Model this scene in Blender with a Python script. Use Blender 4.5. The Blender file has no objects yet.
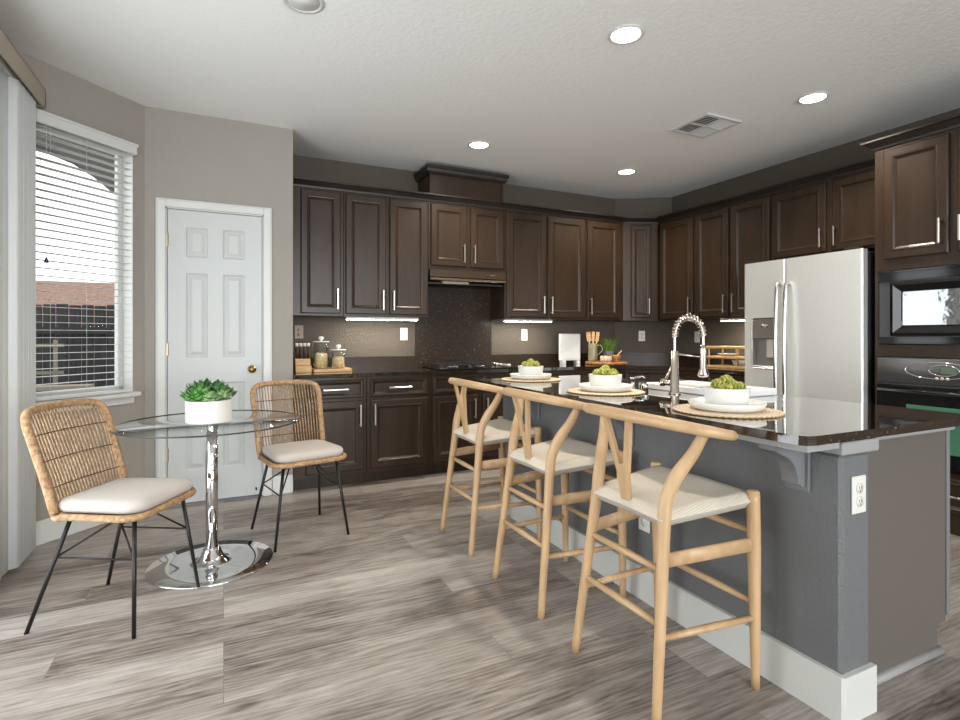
import bpy, math, random
from mathutils import Vector, Matrix
random.seed(7)
PI = math.pi
R = math.radians
C = bpy.context.scene.collection
SC = bpy.context.scene

# ------------------------------------------------------------------ camera
cd = bpy.data.cameras.new('camera'); cam = bpy.data.objects.new('camera', cd); C.objects.link(cam)
cd.sensor_width = 36.0; cd.lens = 538.3 / 960 * 36.0
cd.shift_y = -(360 - 336.1) / 960.0
cd.clip_start = 0.02
cam.location = (0, 0, 1.1704); cam.rotation_euler = (PI / 2, 0, -R(25.47))
SC.camera = cam

# ------------------------------------------------------------------ world, daylight, rear fill lamps, exposure
SC.view_settings.view_transform = 'Standard'; SC.view_settings.look = 'None'
SC.view_settings.gamma = 1.0; SC.view_settings.use_curve_mapping = False
SC.view_settings.exposure = 0.64
wd = bpy.data.worlds.new('overcast_sky'); SC.world = wd; wd.use_nodes = True
wd.node_tree.nodes['Background'].inputs[0].default_value = (0.93, 0.97, 1.0, 1)
wd.node_tree.nodes['Background'].inputs[1].default_value = 1.6

def area(name, loc, rot, sx, sy, power, col):
    l = bpy.data.lights.new(name, 'AREA'); l.shape = 'RECTANGLE'; l.size = sx; l.size_y = sy
    l.energy = power; l.color = col
    o = bpy.data.objects.new(name, l); C.objects.link(o); o.location = loc; o.rotation_euler = rot
    return o
DAY = (0.93, 0.97, 1.0)
area('fill_rear_window', (1.05, -4.9, 1.4), (R(90), 0, 0), 3.4, 2.0, 190, DAY)  # added area lamp, fills the room as if through an unseen window
area('fill_rear_right', (3.65, -4.9, 1.4), (R(90), 0, 0), 1.0, 2.0, 24, DAY)  # second added lamp behind the camera, fill for the oven side
area('daylight_patio_door', (-1.04, 1.9, 1.08), (R(90), 0, R(-90)), 2.2, 1.9, 20, DAY)

# ------------------------------------------------------------------ materials
def lin(c):
    return tuple(((v / 255) / 12.92 if v / 255 <= 0.04045 else ((v / 255 + 0.055) / 1.055) ** 2.4) for v in c) + (1,)
MATS = {}
def mat(name, rgb, rough=0.5, metal=0.0, bump=None, vary=None, spec=None, coat=0, stretch=None, alpha=None):
    if name in MATS: return MATS[name]
    m = bpy.data.materials.new(name); m.use_nodes = True; MATS[name] = m
    nt = m.node_tree; b = nt.nodes['Principled BSDF']
    b.inputs['Base Color'].default_value = lin(rgb); b.inputs['Roughness'].default_value = rough
    b.inputs['Metallic'].default_value = metal
    if spec is not None: b.inputs['Specular IOR Level'].default_value = spec
    if coat: b.inputs['Coat Weight'].default_value = coat; b.inputs['Coat Roughness'].default_value = 0.08
    if bump or vary:
        tc = nt.nodes.new('ShaderNodeTexCoord'); src = tc.outputs['Object']
        if stretch:
            mp = nt.nodes.new('ShaderNodeMapping'); mp.inputs['Scale'].default_value = stretch
            nt.links.new(src, mp.inputs[0]); src = mp.outputs[0]
    if vary:
        sc, rgb2 = vary
        n = nt.nodes.new('ShaderNodeTexNoise'); n.inputs['Scale'].default_value = sc; n.inputs['Detail'].default_value = 5
        nt.links.new(src, n.inputs['Vector'])
        r = nt.nodes.new('ShaderNodeValToRGB'); r.color_ramp.elements[0].position = 0.35; r.color_ramp.elements[1].position = 0.68
        r.color_ramp.elements[0].color = lin(rgb2); r.color_ramp.elements[1].color = lin(rgb)
        nt.links.new(n.outputs['Fac'], r.inputs[0]); nt.links.new(r.outputs[0], b.inputs['Base Color'])
    if bump:
        n = nt.nodes.new('ShaderNodeTexNoise'); n.inputs['Scale'].default_value = bump[0]; n.inputs['Detail'].default_value = 3
        nt.links.new(src, n.inputs['Vector'])
        bp = nt.nodes.new('ShaderNodeBump'); bp.inputs['Strength'].default_value = bump[1]; bp.inputs['Distance'].default_value = 0.01
        nt.links.new(n.outputs['Fac'], bp.inputs['Height']); nt.links.new(bp.outputs[0], b.inputs['Normal'])
    return m
def emis(name, rgb, s):
    m = bpy.data.materials.new(name); m.use_nodes = True; MATS[name] = m
    b = m.node_tree.nodes['Principled BSDF']; b.inputs['Base Color'].default_value = lin(rgb)
    b.inputs['Emission Color'].default_value = lin(rgb); b.inputs['Emission Strength'].default_value = s
    return m
def glassmat(name, tint=(1, 1, 1), ior=1.5, rough=0.0):
    m = bpy.data.materials.new(name); m.use_nodes = True; MATS[name] = m
    nt = m.node_tree; nt.nodes.remove(nt.nodes['Principled BSDF'])
    t = nt.nodes.new('ShaderNodeBsdfTransparent'); t.inputs[0].default_value = tint + (1,)
    g = nt.nodes.new('ShaderNodeBsdfGlossy'); g.inputs['Roughness'].default_value = rough
    f = nt.nodes.new('ShaderNodeFresnel')
    ge = nt.nodes.new('ShaderNodeNewGeometry'); io = nt.nodes.new('ShaderNodeMix'); io.inputs[2].default_value = ior; io.inputs[3].default_value = 1 / ior
    nt.links.new(ge.outputs['Backfacing'], io.inputs[0]); nt.links.new(io.outputs[0], f.inputs[0])
    x = nt.nodes.new('ShaderNodeMixShader')
    nt.links.new(f.outputs[0], x.inputs[0]); nt.links.new(t.outputs[0], x.inputs[1]); nt.links.new(g.outputs[0], x.inputs[2])
    nt.links.new(x.outputs[0], nt.nodes['Material Output'].inputs[0])
    return m

def floor_material():
    m = bpy.data.materials.new('grey_oak_planks'); m.use_nodes = True; nt = m.node_tree; N = nt.nodes.new; L = nt.links.new
    b = nt.nodes['Principled BSDF']
    tc = N('ShaderNodeTexCoord')
    br = N('ShaderNodeTexBrick'); br.offset = 0.37; br.offset_frequency = 3; br.squash = 1
    br.inputs['Scale'].default_value = 1.0; br.inputs['Brick Width'].default_value = 1.5; br.inputs['Row Height'].default_value = 0.19
    br.inputs['Mortar Size'].default_value = 0.0012; br.inputs['Mortar Smooth'].default_value = 0.3; br.inputs['Bias'].default_value = 0.0
    br.inputs['Color1'].default_value = (0, 0, 0, 1); br.inputs['Color2'].default_value = (1, 1, 1, 1); br.inputs['Mortar'].default_value = (0.5, 0.5, 0.5, 1)
    L(tc.outputs['Object'], br.inputs['Vector'])
    sep = N('ShaderNodeSeparateColor'); L(br.outputs['Color'], sep.inputs[0])
    # shift the grain from plank to plank
    sh = N('ShaderNodeVectorMath'); sh.operation = 'SCALE'; sh.inputs[3].default_value = 13.7; L(br.outputs['Color'], sh.inputs[0])
    ad = N('ShaderNodeVectorMath'); ad.operation = 'ADD'; L(tc.outputs['Object'], ad.inputs[0]); L(sh.outputs[0], ad.inputs[1])
    m1 = N('ShaderNodeMapping'); m1.inputs['Scale'].default_value = (1.3, 6.0, 1); L(ad.outputs[0], m1.inputs[0])
    n1 = N('ShaderNodeTexNoise'); n1.inputs['Scale'].default_value = 1.5; n1.inputs['Detail'].default_value = 5; n1.inputs['Roughness'].default_value = 0.55; n1.inputs['Distortion'].default_value = 1.6
    L(m1.outputs[0], n1.inputs['Vector'])
    m2 = N('ShaderNodeMapping'); m2.inputs['Scale'].default_value = (0.5, 4.0, 1); L(ad.outputs[0], m2.inputs[0])
    wv = N('ShaderNodeTexWave'); wv.wave_type = 'BANDS'; wv.bands_direction = 'Y'; wv.inputs['Scale'].default_value = 3.4; wv.inputs['Distortion'].default_value = 14.0
    wv.inputs['Detail'].default_value = 3; wv.inputs['Detail Scale'].default_value = 0.8
    L(m2.outputs[0], wv.inputs['Vector'])
    m3 = N('ShaderNodeMapping'); m3.inputs['Scale'].default_value = (6.5, 100.0, 1); L(ad.outputs[0], m3.inputs[0])
    n3 = N('ShaderNodeTexNoise'); n3.inputs['Scale'].default_value = 1.5; n3.inputs['Detail'].default_value = 6; n3.inputs['Roughness'].default_value = 0.65; L(m3.outputs[0], n3.inputs['Vector'])
    def math(op, a, bb):
        x = N('ShaderNodeMath'); x.operation = op
        for i, v in enumerate((a, bb)):
            if isinstance(v, (int, float)): x.inputs[i].default_value = v
            else: L(v, x.inputs[i])
        return x.outputs[0]
    s = math('ADD', math('MULTIPLY', n1.outputs['Fac'], 0.62), math('MULTIPLY', wv.outputs['Fac'], 0.10))
    pr = N('ShaderNodeMapRange'); pr.inputs['From Min'].default_value = 0.38; pr.inputs['From Max'].default_value = 0.62; L(n3.outputs['Fac'], pr.inputs['Value'])
    s = math('ADD', s, math('MULTIPLY', pr.outputs[0], 0.13)); s = math('ADD', s, 0.03)
    m4 = N('ShaderNodeMapping'); m4.inputs['Scale'].default_value = (0.30, 2.3, 1); L(ad.outputs[0], m4.inputs[0])
    n4 = N('ShaderNodeTexNoise'); n4.inputs['Scale'].default_value = 2.4; n4.inputs['Detail'].default_value = 2; L(m4.outputs[0], n4.inputs['Vector'])
    # cathedral grain: contour lines of a stretched noise field, showing in patches
    ct = math('SINE', math('MULTIPLY', n4.outputs['Fac'], 85.0), 0.0)
    cr = N('ShaderNodeMapRange'); cr.inputs['From Min'].default_value = 0.2; cr.inputs['From Max'].default_value = 1.0; L(ct, cr.inputs['Value'])
    pm = N('ShaderNodeMapRange'); pm.inputs['From Min'].default_value = 0.50; pm.inputs['From Max'].default_value = 0.62; L(n1.outputs['Fac'], pm.inputs['Value'])
    s = math('SUBTRACT', s, math('MULTIPLY', math('MULTIPLY', cr.outputs[0], math('SUBTRACT', 1.0, pm.outputs[0])), 0.05))
    kn = N('ShaderNodeTexVoronoi'); kn.inputs['Scale'].default_value = 1.6; mk = N('ShaderNodeMapping'); mk.inputs['Scale'].default_value = (0.8, 2.0, 1); L(ad.outputs[0], mk.inputs[0]); L(mk.outputs[0], kn.inputs['Vector'])
    kr = N('ShaderNodeMapRange'); kr.inputs['From Min'].default_value = 0.02; kr.inputs['From Max'].default_value = 0.085; L(kn.outputs['Distance'], kr.inputs['Value'])
    s = math('SUBTRACT', s, math('MULTIPLY', math('SUBTRACT', 1.0, kr.outputs[0]), 0.22))
    s = math('ADD', math('ADD', s, math('MULTIPLY', sep.outputs[0], 0.26)), 0.10)
    rp = N('ShaderNodeValToRGB'); e = rp.color_ramp.elements
    e[0].position = 0.40; e[0].color = lin((72, 64, 58)); e[1].position = 0.98; e[1].color = lin((182, 175, 168))
    for p, c in ((0.52, (112, 102, 94)), (0.64, (138, 129, 121)), (0.80, (160, 152, 145))):
        k = e.new(p); k.color = lin(c)
    L(s, rp.inputs[0])
    mx = N('ShaderNodeMix'); mx.data_type = 'RGBA'; mx.inputs[7].default_value = lin((88, 80, 74)); L(math('MULTIPLY', br.outputs['Fac'], 0.6), mx.inputs[0]); L(rp.outputs[0], mx.inputs[6])
    L(mx.outputs[2], b.inputs['Base Color'])
    b.inputs['Roughness'].default_value = 0.38; b.inputs['Specular IOR Level'].default_value = 0.4
    bp = N('ShaderNodeBump'); bp.inputs['Strength'].default_value = 0.12; bp.inputs['Distance'].default_value = 0.004
    L(n3.outputs['Fac'], bp.inputs['Height']); L(bp.outputs[0], b.inputs['Normal'])
    return m
def granite_material(name='dark_granite', rough=0.05, coat=1.0, spec=0.6):
    m = bpy.data.materials.new(name); m.use_nodes = True; nt = m.node_tree; N = nt.nodes.new; L = nt.links.new
    b = nt.nodes['Principled BSDF']; tc = N('ShaderNodeTexCoord')
    n = N('ShaderNodeTexNoise'); n.inputs['Scale'].default_value = 105; n.inputs['Detail'].default_value = 3; L(tc.outputs['Object'], n.inputs['Vector'])
    r = N('ShaderNodeValToRGB'); e = r.color_ramp.elements
    e[0].position = 0.3; e[0].color = lin((38, 29, 22)); e[1].position = 0.84; e[1].color = lin((150, 128, 100))
    k = e.new(0.66); k.color = lin((46, 36, 27)); k = e.new(0.72); k.color = lin((140, 116, 86))
    L(n.outputs['Fac'], r.inputs[0]); L(r.outputs[0], b.inputs['Base Color'])
    b.inputs['Roughness'].default_value = rough; b.inputs['Specular IOR Level'].default_value = spec
    b.inputs['Coat Weight'].default_value = coat; b.inputs['Coat Roughness'].default_value = 0.02; b.inputs['Coat IOR'].default_value = 1.6
    return m
def brushed(name, rgb, rough, st):
    m = mat(name, rgb, rough, 1.0, bump=(3.0, 0.05), stretch=st); return m
def ring_material(name, a, bcol, scale, axis_ring=True):
    m = bpy.data.materials.new(name); m.use_nodes = True; nt = m.node_tree; N = nt.nodes.new; L = nt.links.new; MATS[name] = m
    b = nt.nodes['Principled BSDF']; tc = N('ShaderNodeTexCoord')
    w = N('ShaderNodeTexWave'); w.wave_type = 'RINGS' if axis_ring else 'BANDS'
    if axis_ring: w.rings_direction = 'Z'
    w.inputs['Scale'].default_value = scale; w.inputs['Distortion'].default_value = 0.6; w.inputs['Detail'].default_value = 2; w.inputs['Detail Scale'].default_value = 30
    L(tc.outputs['Object'], w.inputs['Vector'])
    r = N('ShaderNodeValToRGB'); r.color_ramp.elements[0].color = lin(a); r.color_ramp.elements[1].color = lin(bcol)
    L(w.outputs['Fac'], r.inputs[0]); L(r.outputs[0], b.inputs['Base Color'])
    bp = N('ShaderNodeBump'); bp.inputs['Strength'].default_value = 0.6; bp.inputs['Distance'].default_value = 0.004
    L(w.outputs['Fac'], bp.inputs['Height']); L(bp.outputs[0], b.inputs['Normal'])
    b.inputs['Roughness'].default_value = 0.85
    return m
def cord_material():
    # paper cord seat: cords run two ways, meeting on the diagonals of the seat
    m = bpy.data.materials.new('paper_cord'); m.use_nodes = True; nt = m.node_tree; N = nt.nodes.new; L = nt.links.new
    b = nt.nodes['Principled BSDF']; tc = N('ShaderNodeTexCoord'); sp = N('ShaderNodeSeparateXYZ'); L(tc.outputs['Object'], sp.inputs[0])
    def math(op, a, bb=0.0):
        x = N('ShaderNodeMath'); x.operation = op
        for i, v in enumerate((a, bb)):
            if isinstance(v, (int, float)): x.inputs[i].default_value = v
            else: L(v, x.inputs[i])
        return x.outputs[0]
    fx = math('ABSOLUTE', math('SUBTRACT', sp.outputs[0], 0.02)); fy = math('MULTIPLY', math('ABSOLUTE', sp.outputs[1]), 0.9)
    cmp_ = math('GREATER_THAN', fx, fy)
    sx = math('SINE', math('MULTIPLY', sp.outputs[0], 1350.0)); sy = math('SINE', math('MULTIPLY', sp.outputs[1], 1350.0))
    mx = N('ShaderNodeMix'); L(cmp_, mx.inputs[0]); L(sx, mx.inputs[3]); L(sy, mx.inputs[2])
    h = math('ADD', math('MULTIPLY', mx.outputs[0], 0.5), 0.5)
    r = N('ShaderNodeValToRGB'); r.color_ramp.elements[0].color = lin((194, 184, 168)); r.color_ramp.elements[1].color = lin((208, 200, 186))
    L(h, r.inputs[0])
    n = N('ShaderNodeTexNoise'); n.inputs['Scale'].default_value = 90; L(tc.outputs['Object'], n.inputs[0])
    L(r.outputs[0], b.inputs['Base Color'])
    bp = N('ShaderNodeBump'); bp.inputs['Strength'].default_value = 0.3; bp.inputs['Distance'].default_value = 0.003
    L(math('ADD', h, n.outputs['Fac']), bp.inputs['Height']); L(bp.outputs[0], b.inputs['Normal']); b.inputs['Roughness'].default_value = 0.9
    return m

M_floor = floor_material(); M_granite = granite_material(); M_granite2 = granite_material('dark_granite_splash', 0.30, 0.0, 0.2); M_cord = cord_material()
M_wall = mat('greige_paint', (150, 144, 135), 0.75, bump=(70, 0.22))
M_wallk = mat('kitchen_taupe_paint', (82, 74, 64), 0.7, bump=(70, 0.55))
M_ceil = mat('ceiling_texture', (236, 236, 234), 0.9, bump=(45, 0.32))
M_white = mat('white_trim', (202, 202, 198), 0.4)
M_doorp = mat('white_door_paint', (188, 190, 188), 0.4)
M_cab = mat('espresso_wood', (56, 42, 30), 0.32, vary=(2.2, (46, 34, 24)), stretch=(9, 9, 1), spec=0.32)
M_cabdark = mat('espresso_wood_dark', (34, 26, 21), 0.42)
M_nickel = mat('satin_nickel', (214, 208, 198), 0.28, 1.0)
M_chrome = mat('chrome', (222, 222, 222), 0.04, 1.0)
M_steel = mat('brushed_steel', (232, 233, 230), 0.42, 0.72, bump=(3.0, 0.05), stretch=(2, 2, 160))
M_steeld = mat('dark_steel', (96, 97, 99), 0.35, 0.9)
M_black = mat('black_gloss', (16, 16, 17), 0.08, spec=0.7)
M_blackm = mat('black_metal', (40, 39, 38), 0.42, 0.5)
M_iron = mat('black_iron', (28, 27, 27), 0.5)
M_rub = mat('black_rubber', (20, 20, 20), 0.7)
M_oak = mat('pale_oak', (198, 166, 127), 0.42, vary=(3.0, (180, 146, 107)), stretch=(9, 9, 1.2))
M_oakx = mat('pale_oak_rail', (200, 168, 129), 0.42, vary=(3.0, (182, 148, 109)), stretch=(9, 1.2, 9))
M_rat = mat('rattan', (182, 150, 112), 0.6, vary=(60, (136, 102, 68)), bump=(120, 0.5))
M_ratd = mat('rattan_binding', (92, 66, 44), 0.7)
M_cush = mat('cream_cotton', (184, 176, 168), 0.95, bump=(220, 0.25))
M_isl = mat('island_slate_paint', (100, 102, 103), 0.6, bump=(120, 0.40))
M_islp = mat('island_panel_paint', (96, 90, 84), 0.5)
M_corb = mat('island_corbel_paint', (112, 114, 116), 0.5)
M_apron = mat('island_trim_paint', (146, 146, 145), 0.5)
M_cer = mat('white_ceramic', (222, 221, 217), 0.3)
M_stone = mat('ribbed_white_ceramic', (216, 212, 206), 0.6)
M_sinkw = mat('white_fireclay', (244, 244, 242), 0.15)
M_plate = mat('outlet_white', (214, 212, 206), 0.35)
M_platet = mat('outlet_taupe', (150, 132, 114), 0.45)
M_slot = mat('outlet_slot', (60, 58, 55), 0.5)
M_bamboo = mat('bamboo', (208, 172, 122), 0.5, vary=(4, (184, 142, 94)), stretch=(2, 12, 12))
M_acacia = mat('acacia_wood', (186, 132, 82), 0.5, vary=(9, (120, 76, 42)), stretch=(3, 12, 12))
M_leaf = mat('succulent_green', (86, 148, 58), 0.4, vary=(14, (44, 96, 34)))
M_leafd = mat('succulent_dark_green', (56, 108, 46), 0.4, vary=(14, (30, 66, 30)))
M_leafp = mat('succulent_pale_green', (150, 180, 122), 0.45, vary=(16, (96, 132, 82)))
M_arti = mat('yellow_green_bud', (196, 190, 96), 0.55, vary=(40, (124, 132, 48)))
M_grass = mat('grass_green', (124, 158, 62), 0.6, vary=(30, (76, 112, 36)))
M_soil = mat('soil', (52, 40, 32), 0.95)
M_oats = mat('dry_oats', (240, 218, 180), 0.9, vary=(70, (196, 160, 112)), bump=(90, 0.9))
M_brass = mat('antique_brass', (176, 146, 96), 0.25, 1.0)
M_glass = glassmat('clear_glass', (0.96, 0.98, 0.97))
M_tglass = glassmat('table_glass', (0.985, 0.993, 0.989), 1.35)
M_tedge = mat('green_glass_edge', (46, 58, 54), 0.15, spec=0.5)
M_pane = glassmat('window_glass', (0.98, 0.99, 0.985), 1.12)
M_slat = mat('white_blind_slat', (206, 206, 200), 0.45)
M_vblind = mat('grey_vinyl_blind', (222, 224, 222), 0.5)
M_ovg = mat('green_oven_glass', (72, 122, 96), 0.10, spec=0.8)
M_mwg = mat('mirrored_oven_glass', (188, 190, 192), 0.05, 0.9, bump=(7, 0.22))
M_blackc = mat('smoked_chrome_panel', (118, 118, 120), 0.13, 0.85)
M_lamp = emis('lamp_diffuser', (255, 246, 230), 9.0)
M_strip = emis('led_strip', (255, 248, 234), 62.0)
M_mat = ring_material('woven_jute', (196, 168, 132), (230, 212, 184), 26.0)
M_fence = mat('weathered_dark_fence', (52, 50, 51), 0.9, vary=(6, (34, 33, 35)), stretch=(6, 6, 0.7))
M_roof = mat('brown_shingles', (138, 108, 92), 0.95, vary=(14, (108, 80, 68)))
M_ground = mat('patio_ground', (92, 90, 92), 0.95, vary=(3, (60, 62, 70)))
M_stucco = mat('patio_stucco', (70, 66, 64), 0.95)
M_tan = mat('weathered_timber', (122, 113, 99), 0.9)
M_green = mat('sage_glass_pitcher', (132, 126, 96), 0.2)
M_pot = mat('dark_pot', (92, 92, 90), 0.6)
M_marble = mat('speckled_stone', (220, 200, 180), 0.5, vary=(40, (180, 150, 126)))
M_spice = mat('dark_spice', (60, 34, 26), 0.5)

# ------------------------------------------------------------------ mesh builder
class MB:
    def __init__(s): s.v = []; s.f = []; s.sm = []; s.T = None
    def add(s, vs, fs, smooth=False):
        n = len(s.v)
        if s.T is not None: vs = [tuple(s.T @ Vector(p)) for p in vs]
        s.v += [tuple(p) for p in vs]
        for f in fs: s.f.append([i + n for i in f]); s.sm.append(smooth)
        return s
    def box(s, x0, x1, y0, y1, z0, z1, c=0.0):
        x0, x1 = min(x0, x1), max(x0, x1); y0, y1 = min(y0, y1), max(y0, y1); z0, z1 = min(z0, z1), max(z0, z1)
        if c <= 0:
            vs = [(x, y, z) for x in (x0, x1) for y in (y0, y1) for z in (z0, z1)]
            return s.add(vs, [(0, 1, 3, 2), (4, 6, 7, 5), (0, 4, 5, 1), (2, 3, 7, 6), (0, 2, 6, 4), (1, 5, 7, 3)])
        c = min(c, (x1 - x0) / 2.01, (y1 - y0) / 2.01, (z1 - z0) / 2.01)
        vs = []; idx = {}
        for i in (0, 1):
            for j in (0, 1):
                for k in (0, 1):
                    P = ((x0, x1)[i], (y0, y1)[j], (z0, z1)[k]); S = (1 - 2 * i, 1 - 2 * j, 1 - 2 * k)
                    for a in range(3):
                        q = [P[t] + S[t] * c for t in range(3)]; q[a] = P[a]
                        idx[(i, j, k, a)] = len(vs); vs.append(tuple(q))
        fs = []
        for a in range(3):
            b_, c_ = (a + 1) % 3, (a + 2) % 3
            for d in (0, 1):
                ring = []
                for (p, q) in ((0, 0), (1, 0), (1, 1), (0, 1)):
                    t = [0, 0, 0]; t[a] = d; t[b_] = p; t[c_] = q; ring.append(idx[(t[0], t[1], t[2], a)])
                fs.append(ring if d else ring[::-1])
        for a in range(3):
            b_, c_ = (a + 1) % 3, (a + 2) % 3
            for p in (0, 1):
                for q in (0, 1):
                    t0 = [0, 0, 0]; t1 = [0, 0, 0]; t1[a] = 1
                    for t in (t0, t1): t[b_] = p; t[c_] = q
                    r = [idx[(*t0, b_)], idx[(*t1, b_)], idx[(*t1, c_)], idx[(*t0, c_)]]
                    fs.append(r if (p ^ q) else r[::-1])
        for i in (0, 1):
            for j in (0, 1):
                for k in (0, 1):
                    r = [idx[(i, j, k, a)] for a in range(3)]
                    fs.append(r if (i + j + k) % 2 else r[::-1])
        return s.add(vs, fs)
    def tube(s, pts, r, seg=10, closed=False, flat=1.0, up=None, cap=True):
        pts = [Vector(p) for p in pts]; n = len(pts)
        rr = r if isinstance(r, (list, tuple)) else [r] * n
        vs = []; fs = []; prev = None
        for i in range(n):
            if closed: t = pts[(i + 1) % n] - pts[i - 1]
            else: t = pts[min(i + 1, n - 1)] - pts[max(i - 1, 0)]
            if t.length < 1e-9: t = Vector((0, 0, 1))
            t.normalize()
            if prev is None:
                u = Vector(up) if up else (Vector((0, 0, 1)) if abs(t.z) < 0.9 else Vector((1, 0, 0)))
            else: u = prev
            u = u - t * u.dot(t)
            if u.length < 1e-6: u = Vector((1, 0, 0)) - t * t.x
            u.normalize(); prev = u; w = t.cross(u)
            for k in range(seg):
                a = 2 * PI * k / seg
                vs.append(pts[i] + u * (math.cos(a) * rr[i]) + w * (math.sin(a) * rr[i] * flat))
        m = n if closed else n - 1
        for i in range(m):
            for k in range(seg):
                a = i * seg + k; b = i * seg + (k + 1) % seg; j = (i + 1) % n
                fs.append((a, b, j * seg + (k + 1) % seg, j * seg + k))
        if not closed and cap:
            fs.append(tuple(range(seg))[::-1]); fs.append(tuple((n - 1) * seg + k for k in range(seg)))
        return s.add(vs, fs, True)
    def lathe(s, prof, c=(0, 0, 0), seg=32, ax=None, cap=True):
        vs = []; fs = []; n = len(prof)
        for r, z in prof:
            for k in range(seg):
                a = 2 * PI * k / seg; p = Vector((r * math.cos(a), r * math.sin(a), z))
                if ax: p = ax @ p
                vs.append(p + Vector(c))
        for i in range(n - 1):
            for k in range(seg):
                k2 = (k + 1) % seg
                fs.append((i * seg + k, i * seg + k2, (i + 1) * seg + k2, (i + 1) * seg + k))
        if cap and prof[0][0] > 1e-6: fs.append(tuple(range(seg))[::-1])
        if cap and prof[-1][0] > 1e-6: fs.append(tuple((n - 1) * seg + k for k in range(seg)))
        return s.add(vs, fs, True)
    def prism(s, poly, a0, a1, ax='z'):
        n = len(poly); A = sum(poly[i][0] * poly[(i + 1) % n][1] - poly[(i + 1) % n][0] * poly[i][1] for i in range(n))
        if A < 0: poly = poly[::-1]
        def P(p, h): return (p[0], p[1], h) if ax == 'z' else ((h, p[0], p[1]) if ax == 'x' else (p[1], h, p[0]))
        vs = [P(p, a0) for p in poly] + [P(p, a1) for p in poly]
        fs = [tuple(range(n))[::-1], tuple(range(n, 2 * n))] + [(i, (i + 1) % n, n + (i + 1) % n, n + i) for i in range(n)]
        return s.add(vs, fs)
    def ball(s, c, r, sx=1, sy=1, sz=1, seg=14, ring=8):
        prof = [(max(0.0, r * math.cos(-PI / 2 + PI * i / ring)), r * math.sin(-PI / 2 + PI * i / ring)) for i in range(ring + 1)]
        vs = []; fs = []
        for rr, z in prof:
            for k in range(seg):
                a = 2 * PI * k / seg; vs.append((c[0] + rr * math.cos(a) * sx, c[1] + rr * math.sin(a) * sy, c[2] + z * sz))
        for i in range(ring):
            for k in range(seg):
                k2 = (k + 1) % seg; fs.append((i * seg + k, i * seg + k2, (i + 1) * seg + k2, (i + 1) * seg + k))
        return s.add(vs, fs, True)
    def build(s, name, m, parent=None, loc=None, weld=False):
        me = bpy.data.meshes.new(name); me.from_pydata(s.v, [], s.f)
        me.polygons.foreach_set('use_smooth', s.sm); me.materials.append(m); me.update()
        o = bpy.data.objects.new(name, me); C.objects.link(o)
        if parent: o.parent = parent
        if loc: o.location = loc
        return o
def bez(pts, n=8):
    # Catmull-Rom through the points
    P = [Vector(p) for p in pts]; P = [P[0] * 2 - P[1]] + P + [P[-1] * 2 - P[-2]]; out = []
    for i in range(1, len(P) - 2):
        for k in range(n):
            t = k / n; a, b, c, d = P[i - 1], P[i], P[i + 1], P[i + 2]
            out.append(0.5 * ((2 * b) + (c - a) * t + (2 * a - 5 * b + 4 * c - d) * t * t + (3 * b - a - 3 * c + d) * t ** 3))
    out.append(P[-2]); return out
def tag(o, label, cat, group=None):
    o['label'] = label; o['category'] = cat
    if group: o['group'] = group
    return o
def empty(name, label, cat, loc=(0, 0, 0), rz=0.0, group=None):
    o = bpy.data.objects.new(name, None); C.objects.link(o); o.location = loc; o.rotation_euler = (0, 0, rz)
    o.empty_display_size = 0.1
    return tag(o, label, cat, group)
def struct(name, mb, m, parent=None, loc=None, rz=None, label=None):
    o = mb.build(name, m, parent, loc)
    if rz is not None: o.rotation_euler = (0, 0, rz)
    if parent is None:
        o['kind'] = 'structure'
        o['label'] = label or name.replace('_', ' ')
    return o
def copy_tree(o, parent=None):
    c = o.copy(); C.objects.link(c)
    if parent: c.parent = parent
    for ch in list(o.children): copy_tree(ch, c)
    return c

# ------------------------------------------------------------------ room shell
H = 2.7215; T = 0.13
XL, XR, YP, YB = -1.06, 4.515, 4.25, 4.84
BX, BY = -0.48, 4.25                       # bay corner
LY = BY - (BX - XL)                        # where bay wall meets left wall
room = [(XL, -5), (XR, -5), (XR, 4.50), (4.0, YB), (0.47, YB), (0.47, YP), (BX, BY), (XL, LY)]
struct('floor', MB().prism(room, -0.06, 0.0), M_floor, label='grey oak plank floor')
struct('ceiling', MB().prism(room, H, H + 0.1), M_ceil, label='white textured ceiling')
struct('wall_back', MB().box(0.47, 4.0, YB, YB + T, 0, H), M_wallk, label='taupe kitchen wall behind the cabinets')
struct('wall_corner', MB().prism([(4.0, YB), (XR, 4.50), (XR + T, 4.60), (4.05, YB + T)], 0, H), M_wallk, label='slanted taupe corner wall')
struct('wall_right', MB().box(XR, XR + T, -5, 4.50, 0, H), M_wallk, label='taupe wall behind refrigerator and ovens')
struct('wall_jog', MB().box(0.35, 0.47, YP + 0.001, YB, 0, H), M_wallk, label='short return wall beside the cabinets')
# pantry wall with doorway
DX0, DX1, DZ = -0.348, 0.254, 2.045
w = MB(); w.box(BX - 0.02, DX0 - 0.012, YP, YP + T, 0, H); w.box(DX1 + 0.012, 0.4695, YP, YP + T, 0, H); w.box(DX0 - 0.012, DX1 + 0.012, YP, YP + T, DZ + 0.012, H)
struct('wall_pantry', w, M_wall, label='greige wall around the white pantry door')
struct('wall_leak_panel', MB().box(DX0 - 0.05, DX1 + 0.05, YP + T, YP + T + 0.03, 0, DZ + 0.1), M_cabdark, label='dark panel added behind the pantry door against light leaks')  # unseen panel added to stop sky light leaking round the door
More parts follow.
